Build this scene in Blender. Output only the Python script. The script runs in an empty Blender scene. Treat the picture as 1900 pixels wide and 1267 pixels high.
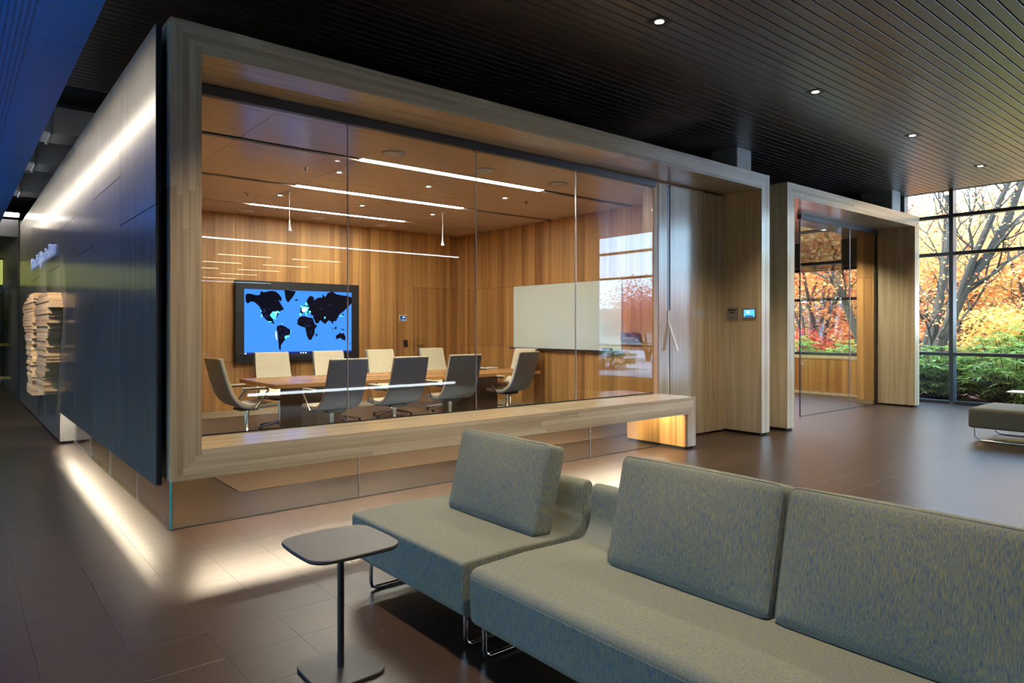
import bpy, bmesh, math, random
import numpy as np
from mathutils import Vector, Matrix

random.seed(7)
rng = np.random.default_rng(7)
scene = bpy.context.scene
COL = scene.collection

# ------------------------------------------------------------------ camera, world, exposure
cam_d = bpy.data.cameras.new('camera')
cam_d.lens = 24.0
cam_d.sensor_width = 36.0
cam_d.shift_y = -24.5 / 1900.0
cam_d.clip_start = 0.05
cam_d.clip_end = 500
cam = bpy.data.objects.new('camera', cam_d)
cam.location = (0, 0, 1.38)
cam.rotation_euler = (math.radians(90), 0, math.radians(50.533 - 90))
COL.objects.link(cam)
scene.camera = cam

world = bpy.data.worlds.new('overcast_sky')
scene.world = world
world.use_nodes = True
wn = world.node_tree.nodes
wl = world.node_tree.links
wn.clear()
w_out = wn.new('ShaderNodeOutputWorld')
w_bg = wn.new('ShaderNodeBackground')
w_tc = wn.new('ShaderNodeTexCoord')
w_sep = wn.new('ShaderNodeSeparateXYZ')
w_ramp = wn.new('ShaderNodeValToRGB')
w_ramp.color_ramp.elements[0].position = 0.0
w_ramp.color_ramp.elements[0].color = (0.56, 0.78, 1.0, 1)
w_ramp.color_ramp.elements[1].position = 0.55
w_ramp.color_ramp.elements[1].color = (0.32, 0.60, 1.0, 1)
wl.new(w_tc.outputs['Generated'], w_sep.inputs[0])
wl.new(w_sep.outputs['Z'], w_ramp.inputs[0])
wl.new(w_ramp.outputs[0], w_bg.inputs[0])
w_bg.inputs[1].default_value = 11.0
wl.new(w_bg.outputs[0], w_out.inputs[0])

sun_d = bpy.data.lights.new('hazy_sun', 'SUN')
sun_d.energy = 7.0
sun_d.angle = math.radians(25)
sun_d.color = (1.0, 0.97, 0.92)
sun = bpy.data.objects.new('hazy_sun', sun_d)
sun.rotation_euler = Vector((0.62, -0.25, -0.86)).to_track_quat('-Z', 'Y').to_euler()
COL.objects.link(sun)
scene.view_settings.view_transform = 'Standard'
scene.view_settings.look = 'None'
scene.view_settings.exposure = 0.85
scene.view_settings.gamma = 1.0
scene.view_settings.use_curve_mapping = False
scene.cycles.use_denoising = True
scene.cycles.max_bounces = 8
scene.cycles.diffuse_bounces = 4
scene.cycles.glossy_bounces = 4
scene.cycles.transparent_max_bounces = 24
scene.cycles.sample_clamp_indirect = 4.0
scene.cycles.caustics_reflective = False
scene.cycles.caustics_refractive = False

# ------------------------------------------------------------------ helpers: objects
def tag(o, label=None, cat=None, group=None, kind=None):
    if label: o['label'] = label
    if cat: o['category'] = cat
    if group: o['group'] = group
    if kind: o['kind'] = kind
    return o

def empty(name, loc=(0, 0, 0), rz=0.0):
    o = bpy.data.objects.new(name, None)
    o.empty_display_size = 0.1
    o.location = loc
    o.rotation_euler = (0, 0, rz)
    COL.objects.link(o)
    return o

def children(o):
    return [c for c in bpy.data.objects if c.parent == o]

def copy_tree(o, parent=None):
    kids = children(o)
    c = o.copy()
    COL.objects.link(c)
    c.parent = parent
    for k in kids:
        copy_tree(k, c)
    return c

class MB:
    """collects faces; build() links them as ONE mesh object"""
    def __init__(s):
        s.v = []; s.f = []; s.smooth = False
    def add(s, vs, fs):
        b = len(s.v)
        s.v.extend([tuple(p) for p in vs])
        s.f.extend([tuple(b + i for i in f) for f in fs])
        return s
    def box(s, x0, x1, y0, y1, z0, z1):
        vs = [(x0,y0,z0),(x1,y0,z0),(x1,y1,z0),(x0,y1,z0),(x0,y0,z1),(x1,y0,z1),(x1,y1,z1),(x0,y1,z1)]
        return s.add(vs, [(0,3,2,1),(4,5,6,7),(0,1,5,4),(1,2,6,5),(2,3,7,6),(3,0,4,7)])
    def cbox(s, x0, x1, y0, y1, z0, z1, c=0.003):
        """box with chamfered edges"""
        bm = bmesh.new()
        bmesh.ops.create_cube(bm, size=1.0)
        for v in bm.verts:
            v.co = Vector((x0 + (v.co.x + .5) * (x1 - x0), y0 + (v.co.y + .5) * (y1 - y0), z0 + (v.co.z + .5) * (z1 - z0)))
        bmesh.ops.bevel(bm, geom=bm.edges[:], offset=c, segments=1, affect='EDGES')
        bm.verts.ensure_lookup_table()
        s.add([v.co[:] for v in bm.verts], [[v.index for v in f.verts] for f in bm.faces])
        bm.free()
        return s
    def rbox(s, cx, cy, cz, hx, hy, hz, r, n=10, puff=(0, 0, 0)):
        """rounded, puffed box; puff = bulge on the x, y, z faces"""
        s.smooth = True
        t = [math.sin((i / n * 2 - 1) * math.pi / 2) for i in range(n + 1)]
        h = (hx, hy, hz)
        for ax in range(3):
            a1, a2 = (ax + 1) % 3, (ax + 2) % 3
            for sg in (-1, 1):
                vs = []
                for i in range(n + 1):
                    for j in range(n + 1):
                        p = [0, 0, 0]
                        p[ax] = sg * h[ax]; p[a1] = t[i] * h[a1]; p[a2] = t[j] * h[a2]
                        q = [max(-(h[k] - r), min(h[k] - r, p[k])) for k in range(3)]
                        d = [p[k] - q[k] for k in range(3)]
                        L = math.sqrt(sum(e * e for e in d)) or 1
                        p = [q[k] + d[k] / L * r for k in range(3)]
                        u = [p[k] / h[k] for k in range(3)]
                        for k in range(3):
                            if puff[k]:
                                b1, b2 = (k + 1) % 3, (k + 2) % 3
                                p[k] += puff[k] * u[k] * max(0, 1 - u[b1] ** 2) * max(0, 1 - u[b2] ** 2)
                        vs.append((cx + p[0], cy + p[1], cz + p[2]))
                fs = []
                for i in range(n):
                    for j in range(n):
                        a = i * (n + 1) + j
                        f = (a, a + n + 1, a + n + 2, a + 1)
                        fs.append(f if sg > 0 else f[::-1])
                s.add(vs, fs)
        return s
    def tube(s, pts, r, n=10, caps=True, flat=1.0):
        s.smooth = True
        pts = [Vector(p) for p in pts]
        rs = r if isinstance(r, (list, tuple)) else [r] * len(pts)
        up = Vector((0, 0, 1))
        rings = []
        prev = None
        for i, p in enumerate(pts):
            if i == 0: d = pts[1] - p
            elif i == len(pts) - 1: d = p - pts[i - 1]
            else: d = (pts[i + 1] - p).normalized() + (p - pts[i - 1]).normalized()
            d = d.normalized() if d.length > 1e-9 else Vector((0, 0, 1))
            if prev is None:
                a = d.cross(up)
                if a.length < 1e-3: a = d.cross(Vector((1, 0, 0)))
                a.normalize()
            else:
                a = prev - d * prev.dot(d)
                a.normalize()
            prev = a
            b = d.cross(a)
            rings.append([p + a * (math.cos(2 * math.pi * k / n) * rs[i]) + b * (math.sin(2 * math.pi * k / n) * rs[i] * flat) for k in range(n)])
        vs = [q for rg in rings for q in rg]
        fs = []
        for i in range(len(pts) - 1):
            for k in range(n):
                a = i * n + k; b2 = i * n + (k + 1) % n
                fs.append((a, b2, b2 + n, a + n))
        if caps:
            fs.append(tuple(range(n - 1, -1, -1)))
            fs.append(tuple((len(pts) - 1) * n + k for k in range(n)))
        return s.add(vs, fs)
    def lathe(s, prof, c=(0, 0, 0), n=24):
        s.smooth = True
        vs = []; fs = []
        for (r, z) in prof:
            for k in range(n):
                a = 2 * math.pi * k / n
                vs.append((c[0] + r * math.cos(a), c[1] + r * math.sin(a), c[2] + z))
        for i in range(len(prof) - 1):
            for k in range(n):
                a = i * n + k; b = i * n + (k + 1) % n
                fs.append((a, b, b + n, a + n))
        fs.append(tuple(range(n - 1, -1, -1)))
        fs.append(tuple((len(prof) - 1) * n + k for k in range(n)))
        return s.add(vs, fs)
    def prism(s, poly, a0, a1, axis):
        """poly in the other two axes (cyclic order), extruded along axis from a0 to a1"""
        def mk(p, a):
            if axis == 'x': return (a, p[0], p[1])
            if axis == 'y': return (p[0], a, p[1])
            return (p[0], p[1], a)
        n = len(poly)
        vs = [mk(p, a0) for p in poly] + [mk(p, a1) for p in poly]
        fs = [tuple(range(n)), tuple(range(2 * n - 1, n - 1, -1))]
        for i in range(n):
            j = (i + 1) % n
            fs.append((i, i + n, j + n, j))
        return s.add(vs, fs)
    def mesh(s, name):
        me = bpy.data.meshes.new(name)
        me.from_pydata(s.v, [], s.f)
        me.update()
        bm = bmesh.new(); bm.from_mesh(me)
        if s.smooth:
            bmesh.ops.remove_doubles(bm, verts=bm.verts[:], dist=1e-5)
        bmesh.ops.recalc_face_normals(bm, faces=bm.faces[:])
        bm.to_mesh(me); bm.free()
        if s.smooth:
            for p in me.polygons: p.use_smooth = True
            try: me.set_sharp_from_angle(angle=math.radians(40))
            except Exception: pass
        return me
    def build(s, name, mat, parent=None, origin=None):
        if origin is None and parent is None and s.v:
            a = np.array(s.v)
            origin = (float((a[:,0].min()+a[:,0].max())/2), float((a[:,1].min()+a[:,1].max())/2), float(a[:,2].min()))
        if origin is not None:
            s.v = [(x - origin[0], y - origin[1], z - origin[2]) for x, y, z in s.v]
        me = s.mesh(name)
        me.materials.append(mat)
        o = bpy.data.objects.new(name, me)
        if origin is not None: o.location = origin
        COL.objects.link(o)
        if parent is not None: o.parent = parent
        return o

def link_mesh(name, me, parent=None, loc=(0, 0, 0)):
    o = bpy.data.objects.new(name, me)
    o.location = loc
    COL.objects.link(o)
    if parent is not None: o.parent = parent
    return o

def raw_mesh(name, verts, faces, mat, parent=None):
    me = bpy.data.meshes.new(name)
    me.from_pydata(verts, [], faces)
    me.update()
    me.materials.append(mat)
    return link_mesh(name, me, parent)

def arc(cx, cy, r, a0, a1, n=6):
    return [(cx + r * math.cos(math.radians(a0 + (a1 - a0) * i / n)), cy + r * math.sin(math.radians(a0 + (a1 - a0) * i / n))) for i in range(n + 1)]

def rrect(x0, x1, y0, y1, r, n=6):
    return arc(x1 - r, y1 - r, r, 0, 90, n) + arc(x0 + r, y1 - r, r, 90, 180, n) + arc(x0 + r, y0 + r, r, 180, 270, n) + arc(x1 - r, y0 + r, r, 270, 360, n)

# ------------------------------------------------------------------ helpers: materials
def srgb(r, g, b):
    f = lambda c: (c / 255 / 12.92) if c / 255 <= 0.04045 else ((c / 255 + 0.055) / 1.055) ** 2.4
    return (f(r), f(g), f(b), 1)

def new_mat(name):
    m = bpy.data.materials.new(name)
    m.use_nodes = True
    nt = m.node_tree
    return m, nt, nt.nodes['Principled BSDF']

def N(nt, t, **kw):
    n = nt.nodes.new(t)
    for k, v in kw.items(): setattr(n, k, v)
    return n

def mathn(nt, op, a, b=None):
    n = N(nt, 'ShaderNodeMath', operation=op)
    for i, q in enumerate((a, b)):
        if q is None: continue
        if isinstance(q, (int, float)): n.inputs[i].default_value = q
        else: nt.links.new(q, n.inputs[i])
    return n.outputs[0]

def mixc(nt, fac, a, b, blend='MIX'):
    n = N(nt, 'ShaderNodeMix', data_type='RGBA', blend_type=blend)
    if isinstance(fac, (int, float)): n.inputs[0].default_value = fac
    else: nt.links.new(fac, n.inputs[0])
    for i, q in ((6, a), (7, b)):
        if isinstance(q, (tuple, list)): n.inputs[i].default_value = q
        else: nt.links.new(q, n.inputs[i])
    return n.outputs[2]

def simple(name, col, rough=0.5, metal=0.0, noise=0.06, nscale=30, emit=None, estr=0, spec=0.5, coat=0.0):
    m, nt, p = new_mat(name)
    tc = N(nt, 'ShaderNodeTexCoord')
    nz = N(nt, 'ShaderNodeTexNoise')
    nz.inputs['Scale'].default_value = nscale
    nz.inputs['Detail'].default_value = 3
    nt.links.new(tc.outputs['Object'], nz.inputs['Vector'])
    d = tuple(c * (1 - noise * 2) for c in col[:3]) + (1,)
    l = tuple(min(1, c * (1 + noise * 2)) for c in col[:3]) + (1,)
    nt.links.new(mixc(nt, nz.outputs[0], d, l), p.inputs['Base Color'])
    p.inputs['Roughness'].default_value = rough
    p.inputs['Metallic'].default_value = metal
    p.inputs['Specular IOR Level'].default_value = spec
    p.inputs['Coat Weight'].default_value = coat
    if emit:
        p.inputs['Emission Color'].default_value = emit
        p.inputs['Emission Strength'].default_value = estr
    return m

def emission(name, col, strength):
    m = bpy.data.materials.new(name); m.use_nodes = True
    nt = m.node_tree; nt.nodes.clear()
    o = N(nt, 'ShaderNodeOutputMaterial'); e = N(nt, 'ShaderNodeEmission')
    e.inputs[0].default_value = col; e.inputs[1].default_value = strength
    nt.links.new(e.outputs[0], o.inputs[0])
    return m

def wood(name, light, dark, axis, rough=0.35, strip=0.0, strip_amt=0.35, obj_var=0.25, across=14.0, spec=0.5, bump=0.02, coat=0.0):
    """straight-grained timber; axis = grain direction"""
    m, nt, p = new_mat(name)
    g = N(nt, 'ShaderNodeNewGeometry')
    oi = N(nt, 'ShaderNodeObjectInfo')
    off = N(nt, 'ShaderNodeCombineXYZ')
    r1 = mathn(nt, 'MULTIPLY', oi.outputs['Random'], 37.0)
    r2 = mathn(nt, 'MULTIPLY', oi.outputs['Random'], 91.0)
    for i, q in enumerate((r1, r2, r1)): nt.links.new(q, off.inputs[i])
    va = N(nt, 'ShaderNodeVectorMath', operation='ADD')
    nt.links.new(g.outputs['Position'], va.inputs[0]); nt.links.new(off.outputs[0], va.inputs[1])
    def scaled(a, l):
        mp = N(nt, 'ShaderNodeVectorMath', operation='MULTIPLY')
        sc = [a, a, a]; sc['xyz'.index(axis)] = l
        mp.inputs[1].default_value = sc
        nt.links.new(va.outputs[0], mp.inputs[0])
        return mp.outputs[0]
    n1 = N(nt, 'ShaderNodeTexNoise'); n1.inputs['Scale'].default_value = 1.0; n1.inputs['Detail'].default_value = 4; n1.inputs['Distortion'].default_value = 0.6
    nt.links.new(scaled(across, 0.55), n1.inputs['Vector'])
    n2 = N(nt, 'ShaderNodeTexNoise'); n2.inputs['Scale'].default_value = 1.0; n2.inputs['Detail'].default_value = 2
    nt.links.new(scaled(across * 9, 1.6), n2.inputs['Vector'])
    fac = mathn(nt, 'ADD', mathn(nt, 'MULTIPLY', n1.outputs[0], 1.0), mathn(nt, 'MULTIPLY', n2.outputs[0], 0.4))
    fac = mathn(nt, 'SUBTRACT', fac, 0.25)
    var = mathn(nt, 'MULTIPLY', mathn(nt, 'SUBTRACT', oi.outputs['Random'], 0.5), obj_var)
    fac = mathn(nt, 'ADD', fac, var)
    if strip:
        sp = N(nt, 'ShaderNodeSeparateXYZ'); nt.links.new(g.outputs['Position'], sp.inputs[0])
        ax = [i for i in range(3) if 'xyz'[i] != axis]
        sm = mathn(nt, 'ADD', sp.outputs[ax[0]], sp.outputs[ax[1]])
        fl = mathn(nt, 'FLOOR', mathn(nt, 'DIVIDE', sm, strip))
        wnz = N(nt, 'ShaderNodeTexWhiteNoise', noise_dimensions='1D')
        nt.links.new(fl, wnz.inputs['W'])
        fac = mathn(nt, 'ADD', fac, mathn(nt, 'MULTIPLY', mathn(nt, 'SUBTRACT', wnz.outputs[0], 0.5), strip_amt))
    cr = N(nt, 'ShaderNodeClamp'); nt.links.new(fac, cr.inputs[0])
    nt.links.new(mixc(nt, cr.outputs[0], light, dark), p.inputs['Base Color'])
    p.inputs['Roughness'].default_value = rough
    p.inputs['Specular IOR Level'].default_value = spec
    p.inputs['Coat Weight'].default_value = coat
    p.inputs['Coat Roughness'].default_value = 0.3
    b = N(nt, 'ShaderNodeBump'); b.inputs['Strength'].default_value = bump * 5; b.inputs['Distance'].default_value = 0.002
    nt.links.new(n2.outputs[0], b.inputs['Height']); nt.links.new(b.outputs[0], p.inputs['Normal'])
    return m

def glass(name, tint=(0.93, 0.97, 0.95, 1), f0=0.034, gain=0.9):
    m = bpy.data.materials.new(name); m.use_nodes = True
    nt = m.node_tree; nt.nodes.clear()
    o = N(nt, 'ShaderNodeOutputMaterial')
    t = N(nt, 'ShaderNodeBsdfTransparent'); t.inputs[0].default_value = tint
    gl = N(nt, 'ShaderNodeBsdfGlossy'); gl.inputs['Roughness'].default_value = 0.0
    lw = N(nt, 'ShaderNodeLayerWeight'); lw.inputs[0].default_value = 0.5
    f5 = mathn(nt, 'POWER', lw.outputs['Facing'], 5.0)
    fac = mathn(nt, 'ADD', f0, mathn(nt, 'MULTIPLY', f5, (1 - f0) * gain))
    mx = N(nt, 'ShaderNodeMixShader')
    nt.links.new(fac, mx.inputs[0]); nt.links.new(t.outputs[0], mx.inputs[1]); nt.links.new(gl.outputs[0], mx.inputs[2])
    nt.links.new(mx.outputs[0], o.inputs[0])
    return m

W_L = srgb(220, 204, 172); W_D = srgb(146, 122, 88)
M = {}
for ax in 'xyz':
    M['ash_' + ax] = wood('pale_timber_' + ax, W_L, W_D, ax, rough=0.17, obj_var=0.42, across=16, bump=.008)
V_L = srgb(214, 164, 100); V_D = srgb(126, 78, 38)
M['veneer_z'] = wood('vertical_veneer', V_L, V_D, 'z', rough=0.38, strip=0.085, strip_amt=0.55, obj_var=0.2, across=22)
M['veneer_x'] = wood('ceiling_veneer', srgb(240, 224, 208), srgb(208, 182, 160), 'x', rough=0.2, strip=0.0, obj_var=0.12, across=26, bump=.006)
M['table_wood'] = wood('table_veneer', srgb(206, 156, 100), srgb(140, 92, 52), 'x', rough=0.25, obj_var=0.1, across=18)
M['dark_wood'] = wood('dark_table_wood', srgb(78, 52, 36), srgb(44, 28, 20), 'z', rough=0.4, across=18)
M['ceil_plank'] = wood('dark_ceiling_plank', srgb(66, 48, 36), srgb(36, 26, 20), 'x', rough=0.45, obj_var=0.35, across=20, spec=1.0, coat=1.0)
M['black'] = simple('matte_black', (0.008, 0.008, 0.009, 1), 0.8)
M['soft_black'] = simple('satin_black', (0.015, 0.015, 0.018, 1), 0.4)
M['charcoal'] = simple('charcoal_metal', (0.035, 0.037, 0.042, 1), 0.35)
M['mullion'] = simple('dark_blue_grey_aluminium', (0.045, 0.052, 0.062, 1), 0.32)
M['chrome'] = simple('chrome_tube', (0.75, 0.76, 0.78, 1), 0.08, 1.0, noise=0.01)
M['alu'] = simple('polished_aluminium', (0.72, 0.71, 0.69, 1), 0.18, 1.0, noise=0.02)
M['alu_dim'] = simple('satin_aluminium', (0.42, 0.42, 0.44, 1), 0.35, 1.0, noise=0.02)
M['white'] = simple('white_plastic', (0.75, 0.75, 0.74, 1), 0.4, noise=0.02)
M['grille'] = simple('pale_grey_grille', (.82, .82, .84, 1), .6, noise=.02)
M['grey_wall'] = simple('dark_grey_paint', (0.06, 0.06, 0.065, 1), 0.7)
M['concrete'] = simple('pale_concrete', (0.42, 0.43, 0.42, 1), 0.7, noise=0.12, nscale=6)
M['cream'] = simple('cream_leather', srgb(222, 212, 184), 0.45, noise=0.03, nscale=60)
M['slate'] = simple('slate_grey_leather', srgb(134, 148, 172), 0.34, noise=0.04, nscale=60)
M['glass'] = glass('clear_glass')
M['glass_edge'] = simple('teal_glass_edge', srgb(60, 150, 150), 0.08, emit=None, spec=0.8)
M['window_glass'] = glass('window_glass', (0.96, 0.98, 0.98, 1), 0.03, 0.6)

# floor: dark brown cork-leather tiles, semi-gloss
def floor_mat():
    m, nt, p = new_mat('dark_brown_floor_tile')
    g = N(nt, 'ShaderNodeNewGeometry'); oi = N(nt, 'ShaderNodeObjectInfo')
    n1 = N(nt, 'ShaderNodeTexNoise'); n1.inputs['Scale'].default_value = 2.2; n1.inputs['Detail'].default_value = 5
    n2 = N(nt, 'ShaderNodeTexNoise'); n2.inputs['Scale'].default_value = 160; n2.inputs['Detail'].default_value = 2
    nt.links.new(g.outputs['Position'], n1.inputs['Vector']); nt.links.new(g.outputs['Position'], n2.inputs['Vector'])
    c = mixc(nt, n1.outputs[0], srgb(48, 36, 28), srgb(64, 48, 38))
    f2 = mathn(nt, 'ADD', mathn(nt, 'MULTIPLY', n2.outputs[0], 0.5), mathn(nt, 'MULTIPLY', oi.outputs['Random'], 0.25))
    c2 = mixc(nt, mathn(nt, 'MULTIPLY', f2, 0.5), c, srgb(36, 27, 21))
    nt.links.new(c2, p.inputs['Base Color'])
    rr = mathn(nt, 'ADD', 0.31, mathn(nt, 'MULTIPLY', n1.outputs[0], 0.03))
    nt.links.new(rr, p.inputs['Roughness'])
    p.inputs['Specular IOR Level'].default_value = 0.6
    b = N(nt, 'ShaderNodeBump'); b.inputs['Strength'].default_value = 0.06; b.inputs['Distance'].default_value = 0.001
    nt.links.new(n2.outputs[0], b.inputs['Height']); nt.links.new(b.outputs[0], p.inputs['Normal'])
    return m
M['floor'] = floor_mat()

def carpet_mat():
    m, nt, p = new_mat('brown_carpet')
    g = N(nt, 'ShaderNodeNewGeometry')
    n2 = N(nt, 'ShaderNodeTexNoise'); n2.inputs['Scale'].default_value = 210; n2.inputs['Detail'].default_value = 4
    n1 = N(nt, 'ShaderNodeTexNoise'); n1.inputs['Scale'].default_value = 9
    nt.links.new(g.outputs['Position'], n2.inputs['Vector']); nt.links.new(g.outputs['Position'], n1.inputs['Vector'])
    c = mixc(nt, n2.outputs[0], srgb(58, 46, 38), srgb(140, 114, 92))
    c = mixc(nt, mathn(nt, 'MULTIPLY', n1.outputs[0], 0.3), c, srgb(90, 64, 46))
    nt.links.new(c, p.inputs['Base Color'])
    p.inputs['Roughness'].default_value = 0.95; p.inputs['Specular IOR Level'].default_value = 0.1
    b = N(nt, 'ShaderNodeBump'); b.inputs['Strength'].default_value = 0.6; b.inputs['Distance'].default_value = 0.004
    nt.links.new(n2.outputs[0], b.inputs['Height']); nt.links.new(b.outputs[0], p.inputs['Normal'])
    return m
M['carpet'] = carpet_mat()

def steel_mat():
    m, nt, p = new_mat('blackened_steel')
    g = N(nt, 'ShaderNodeNewGeometry'); oi = N(nt, 'ShaderNodeObjectInfo')
    mp = N(nt, 'ShaderNodeVectorMath', operation='MULTIPLY'); mp.inputs[1].default_value = (14, 14, 0.9)
    nt.links.new(g.outputs['Position'], mp.inputs[0])
    n1 = N(nt, 'ShaderNodeTexNoise'); n1.inputs['Scale'].default_value = 1; n1.inputs['Detail'].default_value = 5
    nt.links.new(mp.outputs[0], n1.inputs['Vector'])
    f = mathn(nt, 'ADD', n1.outputs[0], mathn(nt, 'MULTIPLY', oi.outputs['Random'], 0.25))
    nt.links.new(mixc(nt, f, (0.05, 0.048, 0.043, 1), (0.24, 0.228, 0.20, 1)), p.inputs['Base Color'])
    p.inputs['Metallic'].default_value = 0.9
    p.inputs['Coat Weight'].default_value = 0.5; p.inputs['Coat Roughness'].default_value = 0.16
    nt.links.new(mathn(nt, 'ADD', 0.5, mathn(nt, 'MULTIPLY', n1.outputs[0], 0.16)), p.inputs['Roughness'])
    return m
M['steel'] = steel_mat()

def fabric_mat(name, c1, c2, c3, axis='z'):
    m, nt, p = new_mat(name)
    tc = N(nt, 'ShaderNodeTexCoord')
    def st(sc):
        mp = N(nt, 'ShaderNodeVectorMath', operation='MULTIPLY'); mp.inputs[1].default_value = sc
        nt.links.new(tc.outputs['Object'], mp.inputs[0]); return mp.outputs[0]
    n1 = N(nt, 'ShaderNodeTexNoise'); n1.inputs['Scale'].default_value = 1; n1.inputs['Detail'].default_value = 3
    n2 = N(nt, 'ShaderNodeTexNoise'); n2.inputs['Scale'].default_value = 1; n2.inputs['Detail'].default_value = 3
    nt.links.new(st((420, 760, 40) if axis == 'z' else (40, 760, 420)), n1.inputs['Vector'])
    nt.links.new(st((420, 100, 1100)), n2.inputs['Vector'])
    r1 = N(nt, 'ShaderNodeMapRange'); r1.inputs[1].default_value = 0.30; r1.inputs[2].default_value = 0.70
    nt.links.new(n1.outputs[0], r1.inputs[0])
    r2 = N(nt, 'ShaderNodeMapRange'); r2.inputs[1].default_value = 0.45; r2.inputs[2].default_value = 0.75
    nt.links.new(n2.outputs[0], r2.inputs[0])
    c = mixc(nt, r1.outputs[0], c1, c2)
    c = mixc(nt, mathn(nt, 'MULTIPLY', r2.outputs[0], 0.4), c, c3)
    nt.links.new(c, p.inputs['Base Color'])
    p.inputs['Roughness'].default_value = 0.9; p.inputs['Specular IOR Level'].default_value = 0.15
    p.inputs['Sheen Weight'].default_value = 0.05
    b = N(nt, 'ShaderNodeBump'); b.inputs['Strength'].default_value = 0.35; b.inputs['Distance'].default_value = 0.002
    nt.links.new(n1.outputs[0], b.inputs['Height']); nt.links.new(b.outputs[0], p.inputs['Normal'])
    return m
M['fabric'] = fabric_mat('heathered_blue_green_weave', srgb(42, 80, 126), srgb(156, 150, 92), srgb(76, 97, 106))
M['grey_fabric'] = fabric_mat('grey_olive_weave', srgb(90, 94, 90), srgb(122, 122, 106), srgb(84, 86, 88))

# ------------------------------------------------------------------ dimensions
ZC = 3.90            # slatted lobby ceiling
FY = 4.73            # front plane of the timber frames
GY = 5.30            # upper glass plane
SOF = 3.165          # soffit of the frame / meeting-room ceiling
BY = 10.97           # meeting-room back wall
RX = 7.68            # meeting-room right wall
WX = 14.05           # window wall

# ------------------------------------------------------------------ floor
floor = MB().box(-7, WX, -28, 24, -0.30, -0.012).build('floor', M['black'])
tag(floor, 'dark brown tiled floor of the lobby', None, kind='structure')
TS = 0.3125; TX0 = 0.9 - 40 * TS; TY0 = 3.28 - 110 * TS
tile_me = MB().cbox(-TS/2 + .0003, TS/2 - .0003, -TS/2 + .0003, TS/2 - .0003, -0.012, 0, 0.0005).mesh('floor_tile')
tile_me.materials.append(M['floor'])
cells = []
for i in range(0, 92):
    for j in range(60, 190):
        x = TX0 + (i + .5) * TS; y = TY0 + (j + .5) * TS
        if x > WX - .16 or x < -6.8: continue
        cells.append((x, y))
ca, sa = math.cos(math.radians(50.533)), math.sin(math.radians(50.533))
def seen(x, y):
    d = x * ca + y * sa; l = x * sa - y * ca
    if d < .8: return 1e9
    px = 950 + 1267 * l / d; py = 609 + 1267 * 1.38 / d
    if px < -60 or px > 1960 or py > 1320: return 1e9
    if y > 4.9 and x > 1.17: return 1e8 + d
    if x > 1.75 and y < 3.3 and x < 2.7: return 1e8 + d
    return d
order = sorted(cells, key=lambda c: seen(*c))
near = order[:300]; rest = order[300:]
for (x, y) in near:
    link_mesh('floor_tile', tile_me, floor, (x - floor.location.x, y - floor.location.y, -floor.location.z))
rv = []; rf = []
h = TS / 2 - .0003
for (x, y) in rest:
    b = len(rv)
    rv += [(x-h, y-h, 0), (x+h, y-h, 0), (x+h, y+h, 0), (x-h, y+h, 0)]
    rf.append((b, b+1, b+2, b+3))
rest_o = raw_mesh('floor_tiles', rv, rf, M['floor'])
rest_o.parent = floor; rest_o.location = (-floor.location.x, -floor.location.y, -floor.location.z)
tag(rest_o, 'the remaining floor tiles further off', kind='stuff')

carpet = MB().cbox(1.88, 7.66, 5.90, 10.95, 0.0, 0.008, 0.002).build('carpet', M['carpet'])
tag(carpet, 'brown speckled carpet under the meeting table behind the glass', 'carpet')

# ------------------------------------------------------------------ lobby ceiling
ceiling = MB().box(-7, WX + .3, -28, 24, ZC + 0.03, ZC + 0.30).build('ceiling', M['black'])
tag(ceiling, 'dark slatted timber ceiling of the lobby', kind='structure')
clx, cly, clz = ceiling.location
PITCH = 0.1005
n_planks = 0
rest_p = MB()
HW = PITCH / 2 - 0.0065
y_first = 1.176
k = 0
for k in range(-280, 82):
    yc = y_first + (k + .5) * PITCH
    if yc > 8.45: break
    if yc > 1.3 and n_planks < 296:
        cuts = [0.3, 3.4 + random.uniform(-1.2, 1.2), 6.9 + random.uniform(-1.2, 1.2), 10.4 + random.uniform(-1.2, 1.2), WX - .01]
        for a, b in zip(cuts, cuts[1:]):
            MB().cbox(a + .001, b - .001, yc - HW, yc + HW, ZC, ZC + .018, .0012).build('ceiling_plank', M['ceil_plank'], ceiling, ) 
            n_planks += 1
        rest_p.box(-7, .298, yc - HW, yc + HW, ZC, ZC + .018)
    else:
        rest_p.box(-7, WX - .01, yc - HW, yc + HW, ZC, ZC + .018)
for o in children(ceiling): o.location = (-clx, -cly, -clz)
ro = rest_p.build('ceiling_planks', M['ceil_plank'], ceiling); ro.location = (-clx, -cly, -clz)
tag(ro, 'the remaining ceiling planks', kind='stuff')

# ------------------------------------------------------------------ shell walls out of sight or far off
def struct(o, label):
    return tag(o, label, kind='structure')
struct(MB().box(-7.2, -7.0, -28, -4.0, 0, ZC).build('wall_west', M['grey_wall']), 'dark grey wall closing the rear of the lobby on the left')
struct(MB().box(-7.2, -7.0, 12.0, 24, 0, ZC).build('wall_west_far', M['grey_wall']), 'dark grey wall closing the corridor on the left')
struct(MB().box(WX, WX + .2, -28, -3.05, 0, ZC + .03).build('wall_east', M['veneer_z']), 'timber wall continuing beyond the window wall')
struct(MB().box(-7.2, WX + .1, -28.2, -28, 0, ZC).build('wall_south', M['grey_wall']), 'dark grey wall at the far rear of the lobby')
struct(MB().box(-7.2, WX + .2, 21.0, 21.2, 0, 4.4).build('wall_north', M['grey_wall']), 'dark grey wall at the end of the corridor')

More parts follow.
